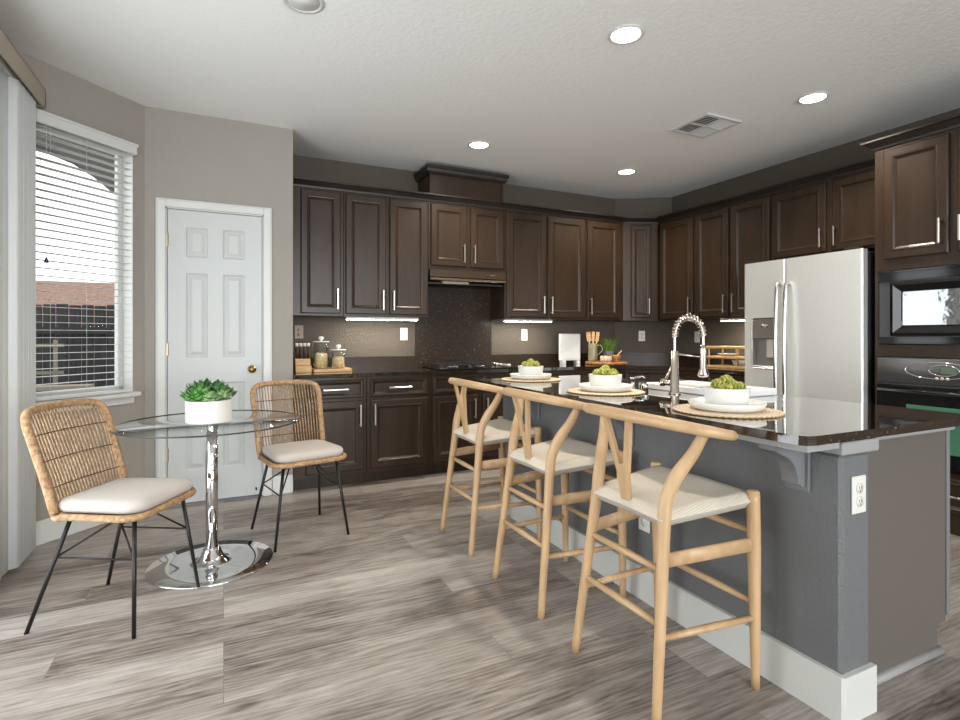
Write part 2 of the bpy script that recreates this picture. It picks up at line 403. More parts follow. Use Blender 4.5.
# bay wall with window opening, local x runs along the wall away from the corner, local +y into the room
BR = R(225)
UL = (BX - XL) * math.sqrt(2)
W0, W1, WZ0, WZ1 = 0.085, 0.72, 0.805, 2.40
w = MB(); w.box(0, W0, -T, 0, 0, H); w.box(W1, UL + 0.05, -T, 0, 0, H); w.box(W0, W1, -T, 0, 0, WZ0); w.box(W0, W1, -T, 0, WZ1, H)
struct('wall_bay', w, M_wall, loc=(BX, BY, 0), rz=BR, label='angled greige wall around the window')
# left wall with patio door opening
PY0, PY1, PZ = 0.8, 3.0, 2.06
w = MB(); w.box(XL - T, XL, PY1, LY, 0, H); w.box(XL - T, XL, -5, PY0, 0, H); w.box(XL - T, XL, PY0, PY1, PZ, H)
struct('wall_left', w, M_wall, label='greige wall around the patio door')
w = MB(); w.box(XL, -0.75, -5 - T, -5, 0, H); w.box(-0.75, 2.85, -5 - T, -5, 0, 0.35); w.box(-0.75, 2.85, -5 - T, -5, 2.45, H)  # rear openings are unseen and sized to suit the fill lamps
w.box(2.85, 3.1, -5 - T, -5, 0, H); w.box(3.1, 4.2, -5 - T, -5, 2.45, H); w.box(3.1, 4.2, -5 - T, -5, 0, 0.35); w.box(4.2, XR, -5 - T, -5, 0, H)
struct('wall_rear', w, M_wall, label='greige wall behind the viewer with two unseen window openings shaped for the fill light')

# baseboards
def bboard(name, pts, h=0.135, t=0.015, label=None):
    mb = MB()
    for (x0, y0), (x1, y1) in pts:
        d = Vector((x1 - x0, y1 - y0, 0)); L_ = d.length; d.normalize(); n = Vector((-d.y, d.x, 0))
        mb.T = Matrix(((d.x, n.x, 0, x0), (d.y, n.y, 0, y0), (0, 0, 1, 0), (0, 0, 0, 1)))
        mb.box(0, L_, 0, t, 0, h, 0.004)
    mb.T = None
    return struct(name, mb, M_white, label=label)
bboard('baseboard_bay', [((BX - 0.01, BY - 0.011), (XL + 0.01, LY + 0.009))], label='white baseboard under the window')
bboard('baseboard_pantry', [((DX0 - 0.075, YP), (BX + 0.008, YP)), ((0.47, YP), (DX1 + 0.072, YP))], label='white baseboards beside the pantry door')

# pantry door, casing
mb = MB()
cw = 0.058
for x0, x1, z0, z1 in ((DX0 - 0.01 - cw, DX0 - 0.01, 0, DZ + 0.01 + cw), (DX1 + 0.01, DX1 + 0.01 + cw, 0, DZ + 0.01 + cw), (DX0 - 0.01, DX1 + 0.01, DZ + 0.01, DZ + 0.01 + cw)):
    mb.box(x0, x1, YP - 0.018, YP, z0, z1, 0.005)
    if z0 == 0: mb.box(x0 + (0.012 if x0 < 0 else 0.0), x0 + (cw if x0 < 0 else cw - 0.012), YP - 0.024, YP - 0.0175, z0, z1 - 0.012, 0.003)
    else: mb.box(x0, x1, YP - 0.024, YP - 0.0175, z0, z1 - 0.012, 0.003)
for x0, x1 in ((DX0 - 0.012, DX0 - 0.003), (DX1 + 0.003, DX1 + 0.012)): mb.box(x0, x1, YP, YP + T, 0, DZ + 0.003)
mb.box(DX0 - 0.003, DX1 + 0.003, YP, YP + T, DZ + 0.003, DZ + 0.012)
struct('trim_1', mb, M_white, label='white casing around the pantry door')

def panel_face(mb, x0, x1, z0, z1, yf, holes, prof):
    """flat front face at y=yf with rectangular moulded panels (list of inset,depth) cut in"""
    xs = sorted({x0, x1, *[h[0] for h in holes], *[h[1] for h in holes]}); zs = sorted({z0, z1, *[h[2] for h in holes], *[h[3] for h in holes]})
    for i in range(len(xs) - 1):
        for j in range(len(zs) - 1):
            cx, cz = (xs[i] + xs[i + 1]) / 2, (zs[j] + zs[j + 1]) / 2
            if any(h[0] < cx < h[1] and h[2] < cz < h[3] for h in holes): continue
            mb.add([(xs[i], yf, zs[j]), (xs[i + 1], yf, zs[j]), (xs[i + 1], yf, zs[j + 1]), (xs[i], yf, zs[j + 1])], [(0, 1, 2, 3)])
    for h in holes:
        L_ = [(0, 0)] + prof; vs = []
        for ins, d in L_:
            vs += [(h[0] + ins, yf + d, h[2] + ins), (h[1] - ins, yf + d, h[2] + ins), (h[1] - ins, yf + d, h[3] - ins), (h[0] + ins, yf + d, h[3] - ins)]
        fs = []
        for i in range(len(L_) - 1):
            for k in range(4):
                k2 = (k + 1) % 4; fs.append((i * 4 + k, i * 4 + k2, i * 4 + 4 + k2, i * 4 + 4 + k))
        b = (len(L_) - 1) * 4; fs.append((b, b + 1, b + 2, b + 3)); mb.add(vs, fs)
YD = YP + 0.012
mb = MB()
holes = [(-0.238, -0.100, 1.722, 1.93), (-0.005, 0.139, 1.722, 1.93), (-0.238, -0.100, 1.02, 1.61), (-0.005, 0.139, 1.02, 1.61), (-0.238, -0.100, 0.232, 0.842), (-0.005, 0.139, 0.232, 0.842)]
panel_face(mb, DX0, DX1, 0.012, DZ, YD, holes, [(0.012, 0.009), (0.018, 0.009), (0.042, 0.001)])
mb.box(DX0, DX1, YD + 0.0005 + 0.011, YD + 0.035, 0.012, DZ)
for a, b_ in ((DX0, DX0 + 0.0005), (DX1 - 0.0005, DX1)): mb.box(a, b_, YD, YD + 0.03, 0.012, DZ)
door = mb.build('door_1', M_doorp); door['kind'] = 'structure'; door['label'] = 'white six-panel pantry door'
k = MB().lathe([(0.0, 0.0), (0.028, 0.0), (0.028, 0.006), (0.012, 0.01), (0.011, 0.03), (0.022, 0.036), (0.028, 0.05), (0.024, 0.062), (0.0, 0.067)], (0.187, YD, 0.93), 20, Matrix.Rotation(R(90), 3, 'X'))
k.build('door_knob', M_brass, door)
for z in (1.83, 1.08, 0.355):
    MB().box(DX0 - 0.006, DX0 + 0.006, YD - 0.012, YD + 0.001, z - 0.045, z + 0.045, 0.003).build('hinge', M_brass, door)
MB().tube([(0.215, YD, 0.06), (0.215, YD - 0.05, 0.06)], 0.006, 8).build('door_stop', M_rub, door)

# bay window
wn = MB()
fr = 0.035
for x0, x1, z0, z1 in ((W0, W0 + fr, WZ0, WZ1), (W1 - fr, W1, WZ0, WZ1), (W0, W1, WZ0, WZ0 + fr), (W0, W1, WZ1 - fr, WZ1)):
    wn.box(x0, x1, -0.125, -0.09, z0, z1, 0.004)
for x0, x1, z0, z1 in ((W0, W0 + 0.004, WZ0, WZ1), (W1 - 0.004, W1, WZ0, WZ1), (W0, W1, WZ1 - 0.004, WZ1), (W0, W1, WZ0, WZ0 + 0.004)): wn.box(x0, x1, -0.09, 0, z0, z1)
win = struct('window_1', wn, M_white, loc=(BX, BY, 0), rz=BR, label='tall white framed window in the angled wall')
MB().box(W0 + fr, W1 - fr, -0.112, -0.106, WZ0 + fr, WZ1 - fr).build('window_pane', M_pane, win)
MB().box(0.06, UL - 0.09, 0.0, 0.05, WZ0 - 0.03, WZ0, 0.006).build('window_sill', M_white, win)
MB().box(0.085, UL - 0.10, 0.0, 0.018, WZ0 - 0.075, WZ0 - 0.03, 0.004).build('window_apron', M_white, win)

bl = empty('window_blind', 'white horizontal slat blind lowered over the tall window', 'blind', (BX, BY, 0), BR)
v = MB(); v.box(0.095, 0.695, 0.001, 0.058, 2.352, 2.42, 0.006); v.box(0.09, 0.70, 0.001, 0.064, 2.405, 2.423, 0.004); v.build('valance', M_white, bl)
sl = MB(); z = 2.335; zs = []
while z > 0.85:
    sl.add([(0.128, 0.003, z - 0.0008), (0.69, 0.003, z - 0.0008), (0.69, 0.028, z + 0.0002), (0.128, 0.028, z + 0.0002), (0.69, 0.053, z - 0.0008), (0.128, 0.053, z - 0.0008),
            (0.128, 0.003, z + 0.0010), (0.69, 0.003, z + 0.0010), (0.69, 0.028, z + 0.0022), (0.128, 0.028, z + 0.0022), (0.69, 0.053, z + 0.0010), (0.128, 0.053, z + 0.0010)],
           [(0, 3, 2, 1), (3, 5, 4, 2), (6, 7, 8, 9), (9, 8, 10, 11), (0, 1, 7, 6), (5, 11, 10, 4), (0, 6, 9, 3), (3, 9, 11, 5), (1, 2, 8, 7), (2, 4, 10, 8)])
    zs.append(z); z -= 0.0435
sl.build('slats', M_slat, bl)
MB().box(0.128, 0.69, 0.001, 0.054, 0.81, 0.828, 0.004).build('bottom_rail', M_slat, bl)
for u in (0.19, 0.42, 0.62):
    MB().tube([(u, 0.0545, 2.35), (u, 0.0545, 0.83)], 0.0011, 5).build('ladder_cord', M_slat, bl)
cdm = MB(); cdm.tube([(0.645, 0.062, 2.37), (0.645, 0.062, 1.61)], 0.0012, 5); cdm.build('pull_cord', M_slat, bl)
MB().lathe([(0.004, 0.03), (0.012, 0.0), (0.0, -0.002)], (0.645, 0.062, 1.58), 10).build('cord_tassel', mat('dark_tassel', (50, 46, 42), 0.5), bl)

# patio door on the left with vertical blinds
pd = MB()
for y0, y1, z0, z1 in ((PY0, PY0 + 0.05, 0, PZ), (PY1 - 0.05, PY1, 0, PZ), (PY0, PY1, PZ - 0.05, PZ), (PY0, PY1, 0, 0.05), (1.87, 1.93, 0, PZ)): pd.box(XL - 0.1, XL - 0.03, y0, y1, z0, z1, 0.004)
pdo = pd.build('door_2', M_white); pdo['kind'] = 'structure'; pdo['label'] = 'white sliding patio door'
MB().box(XL - 0.07, XL - 0.064, PY0 + 0.05, PY1 - 0.05, 0.05, PZ - 0.05).build('door_glass', M_pane, pdo)
vb = empty('vertical_blind', 'grey vertical blind drawn beside the patio door under a valance', 'blind', (-0.955, 3.3, 0))
VY = 3.3
v = MB(); v.box(0.045, 0.058, 0.05 - 0.85, 3.757 - VY, 2.44, 2.545, 0.003); v.box(-0.1, 0.058, 3.742 - VY - 0.001, 3.757 - VY, 2.44, 2.545, 0.003); v.box(-0.1, 0.058, -0.8, 3.757 - VY, 2.535, 2.55, 0.003)
v.build('valance', mat('taupe_valance', (172, 160, 146), 0.5), vb)
MB().box(-0.02, 0.02, -0.8, 3.73 - VY, 2.44, 2.475).build('head_rail', M_white, vb)
def vslat(y, ang, wd_=0.089):
    m = MB(); m.T = Matrix.Translation((0, y, 0)) @ Matrix.Rotation(ang, 4, 'Z'); n = 6
    vs = []
    for i in range(n + 1):
        t = i / n - 0.5; vs += [(0.006 * (1 - 4 * t * t), t * wd_, 0.025), (0.006 * (1 - 4 * t * t), t * wd_, 2.44), (0.006 * (1 - 4 * t * t) - 0.002, t * wd_, 0.025), (0.006 * (1 - 4 * t * t) - 0.002, t * wd_, 2.44)]
    fs = []
    for i in range(n):
        a = i * 4; fs += [(a, a + 4, a + 5, a + 1), (a + 2, a + 3, a + 7, a + 6), (a, a + 2, a + 6, a + 4), (a + 1, a + 5, a + 7, a + 3)]
    fs += [(0, 1, 3, 2), (n * 4, n * 4 + 2, n * 4 + 3, n * 4 + 1)]
    m.add(vs, fs, True); m.build('slat', M_vblind, vb)
for i in range(11): vslat(0.075 + i * 0.026, R(-62 + random.uniform(-5, 5)))
for i in range(4): vslat(0.028 - i * 0.078, R(-4))

# ------------------------------------------------------------------ outside the window
struct('ground', MB().box(-9, 6, YB + 0.2, 22, -0.25, -0.15), M_ground, label='dark gravel yard')
fe = empty('fence', 'dark weathered board fence in the yard beyond the window', 'fence', (0, 9, 0))
fb = MB(); x = -8.0
while x < 2.0:
    h_ = 1.60 + random.uniform(-0.012, 0.012); fb.box(x, x + 0.135, -0.012, 0.012, -0.15, h_, 0.01); x += 0.142
fb.build('boards', M_fence, fe)
fb = MB(); fb.box(-8, 2, -0.05, -0.013, 0.25, 0.34); fb.box(-8, 2, -0.05, -0.013, 1.2, 1.29); fb.build('rails', M_fence, fe)
hs = empty('neighbour_house', 'house with a brown shingled roof beyond the fence', 'house', (-3, 15, 0))
MB().box(-7, 6, 0, 6, -0.2, 1.4).build('walls', mat('house_stucco', (150, 140, 126), 0.9), hs)
MB().prism([(-0.8, 1.32), (2.6, 2.62), (6.8, 1.32), (6.8, 1.25), (-0.8, 1.25)], -7.5, 6.5, 'x').build('roof', M_roof, hs)
pa = MB(); arc = []
for xx, zz in ((-3.2, 2.99), (-2.1, 2.97), (-1.55, 2.90), (-1.30, 2.81), (-1.13, 2.70), (-0.96, 2.55), (-0.83, 2.38), (-0.74, 2.1), (-0.72, 1.8), (-0.72, -0.15), (-0.3, -0.15), (-0.3, 3.6), (-3.2, 3.6)): arc.append((zz, xx))
pa.prism(arc, 6.05, 6.3, 'y')
tag(pa.build('patio_arch', M_stucco), 'dark arched patio wall outside the top of the window', 'arch')
tr = empty('trellis', 'pale timber ladder trellis standing before the dark fence', 'trellis', (-1.80, 7.4, -0.15))
for xx in (-0.12, 0.12): MB().box(xx - 0.018, xx + 0.018, -0.015, 0.015, 0, 1.28).build('upright', M_tan, tr)
for zz in (0.25, 0.58, 0.9, 1.2): MB().box(-0.2, 0.2, -0.03, -0.014, zz, zz + 0.035).build('rung', M_tan, tr)
tag(MB().box(-2.4, -1.25, 6.75, 7.0, 0.62, 0.66).box(-2.35, -2.25, 6.77, 6.98, -0.15, 0.621).box(-1.4, -1.3, 6.77, 6.98, -0.15, 0.621).build('garden_bench', M_tan), 'pale timber bench in the yard before the trellis', 'bench')

# ------------------------------------------------------------------ ceiling fixtures
def downlight(x, y, label, lit=True):
    t = empty('recessed_light', label, 'ceiling light', (x, y, H), 0, 'recessed ceiling lights')
    MB().lathe([(0.072, -0.001), (0.092, -0.001), (0.092, -0.006), (0.078, -0.010), (0.072, -0.004), (0.072, -0.001)], (0, 0, 0), 32, cap=False).build('trim_ring', M_white, t)
    MB().lathe([(0.0, -0.005), (0.072, -0.005), (0.072, -0.001), (0.0, -0.001)], (0, 0, 0), 32).build('diffuser', M_lamp if lit else M_cer, t)
    if lit:
        l = bpy.data.lights.new('downlight_lamp', 'SPOT'); l.energy = 84; l.color = (1, 0.90, 0.77); l.spot_size = R(140); l.spot_blend = 0.7; l.shadow_soft_size = 0.07
        o = bpy.data.objects.new('downlight_lamp', l); C.objects.link(o); o.parent = t; o.location = (0, 0, -0.012)
downlight(1.865, 2.173, 'lit recessed ceiling light above the island, nearest the viewer')
downlight(3.459, 2.228, 'lit recessed ceiling light in front of the wall ovens')
downlight(1.867, 3.938, 'lit recessed ceiling light in front of the range hood box')
downlight(3.428, 3.986, 'lit recessed ceiling light near the slanted kitchen corner')
downlight(0.335, 2.60, 'unlit recessed ceiling light cut off by the top edge above the glass table', False)
vt = empty('ceiling_vent', 'white square ceiling vent with dark louvred quadrants', 'vent', (3.2, 2.864, H))
hw = 0.176
f_ = MB()
for a in ((-hw, hw, -hw, -hw + 0.03), (-hw, hw, hw - 0.03, hw), (-hw, -hw + 0.03, -hw + 0.03, hw - 0.03), (hw - 0.03, hw, -hw + 0.03, hw - 0.03), (-0.01, 0.01, -hw + 0.03, hw - 0.03), (-hw + 0.03, -0.01, -0.01, 0.01), (0.01, hw - 0.03, -0.01, 0.01)):
    f_.box(a[0], a[1], a[2], a[3], -0.012, -0.001, 0.002)
f_.build('frame', M_white, vt)
MB().box(-hw + 0.02, hw - 0.02, -hw + 0.02, hw - 0.02, -0.0015, -0.0005).build('duct_opening', M_iron, vt)
for qx in (-1, 1):
    for qy in (-1, 1):
        m = MB()
        for i in range(6):
            a = 0.018 + i * 0.0235
            if qx * qy > 0: m.T = Matrix.Translation((qx * 0.0825, qy * (a + 0.006), -0.006)) @ Matrix.Rotation(R(-45 * qy), 4, 'X'); m.box(-0.07, 0.07, -0.009, 0.009, -0.0008, 0.0008)
            else: m.T = Matrix.Translation((qx * (a + 0.006), qy * 0.0825, -0.006)) @ Matrix.Rotation(R(45 * qx), 4, 'Y'); m.box(-0.009, 0.009, -0.07, 0.07, -0.0008, 0.0008)
        m.T = None; m.build('louvre', M_white, vt)

# ------------------------------------------------------------------ cabinets
def door_mesh(x0, x1, z0, z1, t=0.02, fr=0.056):
    mb = MB(); L_ = [(0, 0), (0, -t + 0.006), (0.007, -t), (fr - 0.008, -t), (fr - 0.004, -t - 0.003), (fr + 0.003, -t - 0.002), (fr + 0.009, -t + 0.006), (fr + 0.020, -t + 0.012)]
    vs = []; fs = []
    for i, y in L_: vs += [(x0 + i, y, z0 + i), (x1 - i, y, z0 + i), (x1 - i, y, z1 - i), (x0 + i, y, z1 - i)]
    for i in range(len(L_) - 1):
        for k in range(4):
            k2 = (k + 1) % 4; fs.append((i * 4 + k, i * 4 + k2, i * 4 + 4 + k2, i * 4 + 4 + k))
    b = (len(L_) - 1) * 4; fs.append((b, b + 1, b + 2, b + 3)); fs.append((3, 2, 1, 0))
    return mb.add(vs, fs)
def pull(x, z, L_, vert, yf, parent):
    m = MB(); s = 0.0055
    if vert:
        m.box(x - s, x + s, yf - 0.034, yf - 0.024, z - L_ / 2, z + L_ / 2, 0.0015)
        for q in (-1, 1): m.box(x - s, x + s, yf - 0.026, yf, z + q * (L_ / 2 - 0.012) - s, z + q * (L_ / 2 - 0.012) + s)
    else:
        m.box(x - L_ / 2, x + L_ / 2, yf - 0.034, yf - 0.024, z - s, z + s, 0.0015)
        for q in (-1, 1): m.box(x + q * (L_ / 2 - 0.012) - s, x + q * (L_ / 2 - 0.012) + s, yf - 0.026, yf, z - s, z + s)
    m.build('handle', M_nickel, parent)
def cabinet(label, group, loc, rz, wd_, z0, z1, dep, doors=(), drawers=(), toe=False, name='upper_cabinet', mid=None, hl=0.17):
    """local x along the front, y into the wall, front frame at y=0"""
    t = empty(name, label, 'cabinet', loc, rz, group)
    b = MB()
    if toe:
        b.box(0.001, wd_ - 0.001, 0, dep, z0, z1, 0.002); b.box(0.001, wd_ - 0.001, 0.075, dep, 0, z0)
    else: b.box(0.001, wd_ - 0.001, 0, dep, z0, z1, 0.002)
    b.build('body', M_cab, t)
    for (x0, x1, a, c, hx) in doors:
        d = door_mesh(x0, x1, a, c).build('door', M_cab, t)
        if hx is not None:
            hxx = x0 + 0.03 if hx == 'l' else x1 - 0.03
            zz = (c - 0.03 - hl / 2) if toe else (a + 0.035 + hl / 2)
            pull(hxx, zz, hl, True, -0.02, d)
    for (x0, x1, a, c, hd) in drawers:
        d = door_mesh(x0, x1, a, c, fr=0.018).build('drawer' if hd else 'false_front', M_cab, t)
        if hd: pull((x0 + x1) / 2, (a + c) / 2, 0.19, False, -0.02, d)
    return t
UB, UT = 1.335, 2.368; FY = 4.51
GU = 'dark wall cabinets over the back counter'
def up(x0, x1, doors, label, z0=UB, group=GU): return cabinet(label, group, (x0, FY, 0), 0, x1 - x0, z0, UT, YB - FY - 0.001, [(a - x0, b - x0, (z0 + 0.020 if z0 == UB else z0 + 0.035), UT - 0.018, h) for a, b, h in doors], name='upper_cabinet')
up(0.471, 0.897, [(0.556, 0.872, 'r')], 'dark single-door wall cabinet next to the greige pantry wall')
up(0.897, 1.640, [(0.911, 1.252, 'r'), (1.284, 1.626, 'l')], 'dark two-door wall cabinet between the left end cabinet and the range hood')
up(1.640, 2.406, [(1.661, 2.003, 'r'), (2.048, 2.389, 'l')], 'short dark two-door wall cabinet directly above the range hood', z0=1.765)
up(2.406, 3.345, [(2.427, 2.853, 'r'), (2.886, 3.325, 'l')], 'dark two-door wall cabinet just right of the range hood')
up(3.345, 3.829, [(3.360, 3.775, 'l')], 'dark single-door wall cabinet left of the slanted corner cabinet')
# slanted corner cabinet
ang = math.atan2(4.368 - 4.51, 4.184 - 3.83); dl = math.hypot(0.354, 0.142)
t = empty('upper_cabinet', 'narrow slanted corner wall cabinet, catching grey light', 'cabinet', (3.83, 4.51, 0), ang, GU)
mb = MB(); mi = Matrix.Translation((3.83, 4.51, 0)) @ Matrix.Rotation(ang, 4, 'Z'); mb.T = mi.inverted()
mb.prism([(3.831, 4.51), (4.184, 4.369), (4.513, 4.369), (4.513, 4.499), (4.0, 4.838), (3.831, 4.838)], UB, UT); mb.T = None; mb.build('body', M_cab, t)
d = door_mesh(0.085, 0.297, UB + 0.03, UT - 0.018, fr=0.04).build('door', M_cab, t); pull(0.268, UB + 0.15, 0.17, True, -0.02, d)
GR = 'dark wall cabinets on the refrigerator wall'; FX = 4.184
def upr(y0, y1, doors, label, z0=UB, fx=FX, dep=None, zt=UT, hl=0.17, zb=None, name='upper_cabinet', toe=False):
    return cabinet(label, GR, (fx, y0, 0), -PI / 2, y0 - y1, z0, zt, dep or (XR - fx - 0.001), [(y0 - a, y0 - b, zb or (z0 + 0.016), zt - 0.018, h) for a, b, h in doors], name=name, hl=hl)
upr(4.345, 3.866, [(4.325, 3.885, 'r')], 'dark single-door wall cabinet right of the slanted corner, behind the faucet arc')
upr(3.866, 3.052, [(3.850, 3.472, 'r'), (3.436, 3.064, 'l')], 'dark two-door wall cabinet just left of the refrigerator top')
upr(3.052, 2.092, [(3.036, 2.588, 'r'), (2.540, 2.106, 'l')], 'short dark two-door cabinet above the stainless refrigerator', z0=1.80, hl=0.15)
# crown mouldings
def crown(name, path, z0, label, prof=((0.0, 0.0), (0.010, 0.0), (0.014, 0.014), (0.032, 0.030), (0.046, 0.042), (0.060, 0.046), (0.060, 0.058), (0.0, 0.058))):
    """path: 2D points, cabinet to the left of travel direction is wall side; profile offset goes to the right side"""
    P = [Vector(p) for p in path]; n = len(P); vs = []; fs = []; k = len(prof)
    for i in range(n):
        d0 = (P[i] - P[i - 1]).normalized() if i > 0 else None; d1 = (P[i + 1] - P[i]).normalized() if i < n - 1 else None
        nn = [Vector((d.y, -d.x)) for d in (d0, d1) if d is not None]
        if len(nn) == 2: mdir = (nn[0] + nn[1]); mdir = mdir / (mdir.dot(nn[0]))
        else: mdir = nn[0]
        for o, zz in prof: q = P[i] + mdir * o; vs.append((q.x, q.y, z0 + zz))
    for i in range(n - 1):
        for j in range(k):
            j2 = (j + 1) % k; fs.append((i * k + j, i * k + j2, (i + 1) * k + j2, (i + 1) * k + j))
    fs.append(tuple(range(k))); fs.append(tuple((n - 1) * k + j for j in range(k))[::-1])
    return struct(name, MB().add(vs, fs), M_cabdark, label=label)
crown('trim_2', [(0.472, FY), (3.83, FY), (4.184, 4.368), (FX, 2.093)], UT - 0.001, 'dark crown moulding along the wall cabinets')
crown('trim_3', [(XR - 0.01, 2.088), (3.885, 2.088), (3.885, 0.62)], 2.392, 'dark crown moulding on the tall oven cabinet')
# hood chimney box
t = empty('hood_chimney', 'boxed dark wood chimney above the range hood cabinet, reaching for the ceiling', 'hood chimney', (1.655, FY + 0.005, 0))
cz = UT + 0.058
MB().box(0, 0.74, 0, YB - FY - 0.007, cz, 2.665, 0.003).build('box', M_cab, t)
for q0, q1 in ((0, 0.012), (0.715, 0.74)): MB().box(q0, q1, -0.006, 0.0, cz, 2.63).build('stile', M_cab, t)
c = MB(); pr = [(0, 2.615), (0.012, 2.615), (0.03, 2.635), (0.034, 2.66), (0.042, 2.665), (0.042, 2.69), (0, 2.685)]
lo = []
for o, zz in pr: lo.append([(-o, YB - FY - 0.008, zz), (-o, -o, zz), (0.74 + o, -o, zz), (0.74 + o, YB - FY - 0.008, zz)])
vs = [p for r_ in lo for p in r_]; fs = []
for i in range(len(pr) - 1):
    for k_ in range(3): fs.append((i * 4 + k_, i * 4 + k_ + 1, i * 4 + 5 + k_, i * 4 + 4 + k_))
fs.append((len(pr) * 4 - 4, len(pr) * 4 - 3, len(pr) * 4 - 2, len(pr) * 4 - 1))
c.add(vs, fs).build('crown', M_cabdark, t)
# range hood
t = empty('range_hood', 'slim dark range hood under the short cabinet, gold script badge on its front', 'range hood', (1.645, FY, 0))
MB().prism([(-0.03, 1.70), (-0.03, 1.762), (0.328, 1.762), (0.328, 1.655), (0.12, 1.655)], 0.002, 0.757, 'x').build('body', mat('hood_bronze', (64, 49, 37), 0.3, 0.3), t)
MB().box(0.002, 0.757, -0.045, 0.03, 1.668, 1.69, 0.004).build('front_lip', mat('hood_lip', (120, 104, 86), 0.25, 0.7), t)
MB().box(0.14, 0.40, 0.02, 0.10, 1.646, 1.667, 0.002).build('light_lens', mat('hood_lens', (170, 156, 132), 0.3), t)
MB().box(0.002, 0.757, 0.03, 0.325, 1.640, 1.655).build('filter', M_iron, t)
b = MB(); pts = []
for i in range(46):
    a = i / 45; pts.append((0.56 + 0.125 * a, -0.032, 1.734 + (0.009 * math.sin(a * 34) * (1.3 if i < 6 or 18 < i < 24 else 0.55))))
b.tube(pts, 0.0013, 5); b.build('badge', M_brass, t)

# base cabinets
BFY = 4.216; BZ, BT = 0.094, 0.851; GB = 'dark base cabinets under the back counter'
def base(x0, x1, cols, label, falsef=False):
    drs = [(a - x0, b - x0, 0.125, 0.668, h) for a, b, h in cols]; dws = [(a - x0, b - x0, 0.690, 0.832, not falsef) for a, b, h in cols]
    return cabinet(label, GB, (x0, BFY, 0), 0, x1 - x0, BZ, BT, YB - BFY - 0.003, drs, dws, True, 'base_cabinet')
base(0.472, 1.018, [(0.556, 0.992, 'r')], 'dark base cabinet with one drawer behind the rattan chair by the pantry door')
base(1.018, 1.548, [(1.046, 1.521, 'l')], 'dark base cabinet with drawer and left-hand door pull, left of the first stool')
base(1.548, 2.430, [(1.574, 1.977, 'r'), (2.034, 2.405, 'l')], 'dark two-door base cabinet under the gas cooktop', True)
base(2.430, 3.000, [(2.455, 2.975, 'r')], 'dark base cabinet right of the cooktop, behind the far place setting')
base(3.000, 3.560, [(3.025, 3.54, 'l')], 'dark base cabinet below the white tablet stand, next to the corner')
t = empty('base_cabinet', 'dark slanted corner base cabinet under the slanted counter', 'cabinet', (3.56, BFY, 0), -PI / 4, GB)
mb = MB(); mb.T = (Matrix.Translation((3.56, BFY, 0)) @ Matrix.Rotation(-PI / 4, 4, 'Z')).inverted()
mb.prism([(3.562, BFY), (3.895, 3.884), (4.51, 3.884), (4.51, 4.49), (3.99, 4.83), (3.562, 4.83)], BZ, BT); mb.prism([(3.56 + 0.08, BFY), (3.895, 3.96), (4.5, 3.96), (4.5, 4.4), (3.99, 4.75), (3.64, 4.75)], 0, BZ); mb.T = None
mb.build('body', M_cab, t)
dd = door_mesh(0.03, 0.44, 0.125, 0.668).build('door', M_cab, t); pull(0.06, 0.55, 0.17, True, -0.02, dd)
dd = door_mesh(0.03, 0.44, 0.690, 0.832, fr=0.018).build('false_front', M_cab, t)
cabinet('dark base cabinet against the right wall beside the refrigerator', GB, (3.895, 3.883, 0), -PI / 2, 0.845, BZ, BT, XR - 3.897, [(0.02, 0.41, 0.125, 0.668, 'r'), (0.435, 0.825, 0.125, 0.668, 'l')], [(0.02, 0.41, 0.69, 0.832, True), (0.435, 0.825, 0.69, 0.832, True)], True, 'base_cabinet')
# back countertop with stone splash
ct = empty('countertop', 'dark granite counter along the back and right kitchen walls', 'countertop', (0.473, 4.18, 0.852))
mb = MB(); mb.T = Matrix.Translation((-0.473, -4.18, -0.852))
mb.prism([(0.473, 4.838), (0.473, 4.18), (3.555, 4.18), (3.86, 3.875), (3.86, 3.036), (4.513, 3.036), (4.513, 4.499), (4.0, 4.838)], 0.854, 0.882); mb.T = None; mb.build('slab', M_granite, ct)
mb = MB(); mb.T = Matrix.Translation((-0.473, -4.18, -0.852))
mb.prism([(0.473, 4.838), (0.473, 4.818), (3.994, 4.818), (4.495, 4.488), (4.495, 3.036), (4.513, 3.036), (4.513, 4.499), (4.0, 4.838)], 0.882, 0.985); mb.T = None; mb.build('splash_strip', M_granite2, ct)
mb = MB(); mb.T = Matrix.Translation((-0.473, -4.18, -0.852)); mb.box(1.628, 2.42, 4.812, 4.838, 0.882, 1.638); mb.T = None; mb.build('range_backsplash', M_granite2, ct)
# under-cabinet light strips
def ucl(x0, x1, y, rz, label):
    t = empty('under_cabinet_light', label, 'light', (x0, y, UB), rz, 'under-cabinet lights')
    MB().box(0, x1 - x0, 0, 0.05, -0.022, -0.001, 0.002).build('housing', M_white, t)
    MB().box(0.01, x1 - x0 - 0.01, 0.004, 0.046, -0.0245, -0.022).build('lens', M_strip, t)
ucl(0.93, 1.57, 4.56, 0, 'glowing light strip under the cabinet left of the hood')
ucl(2.44, 2.98, 4.56, 0, 'glowing light strip under the cabinet right of the hood')
t = empty('under_cabinet_light', 'glowing light strip under the cabinet beside the refrigerator', 'light', (4.24, 3.62, UB), -PI / 2, 'under-cabinet lights')
MB().box(0, 0.54, 0, 0.05, -0.022, -0.001, 0.002).build('housing', M_white, t); MB().box(0.01, 0.53, 0.004, 0.046, -0.0245, -0.022).build('lens', M_strip, t)

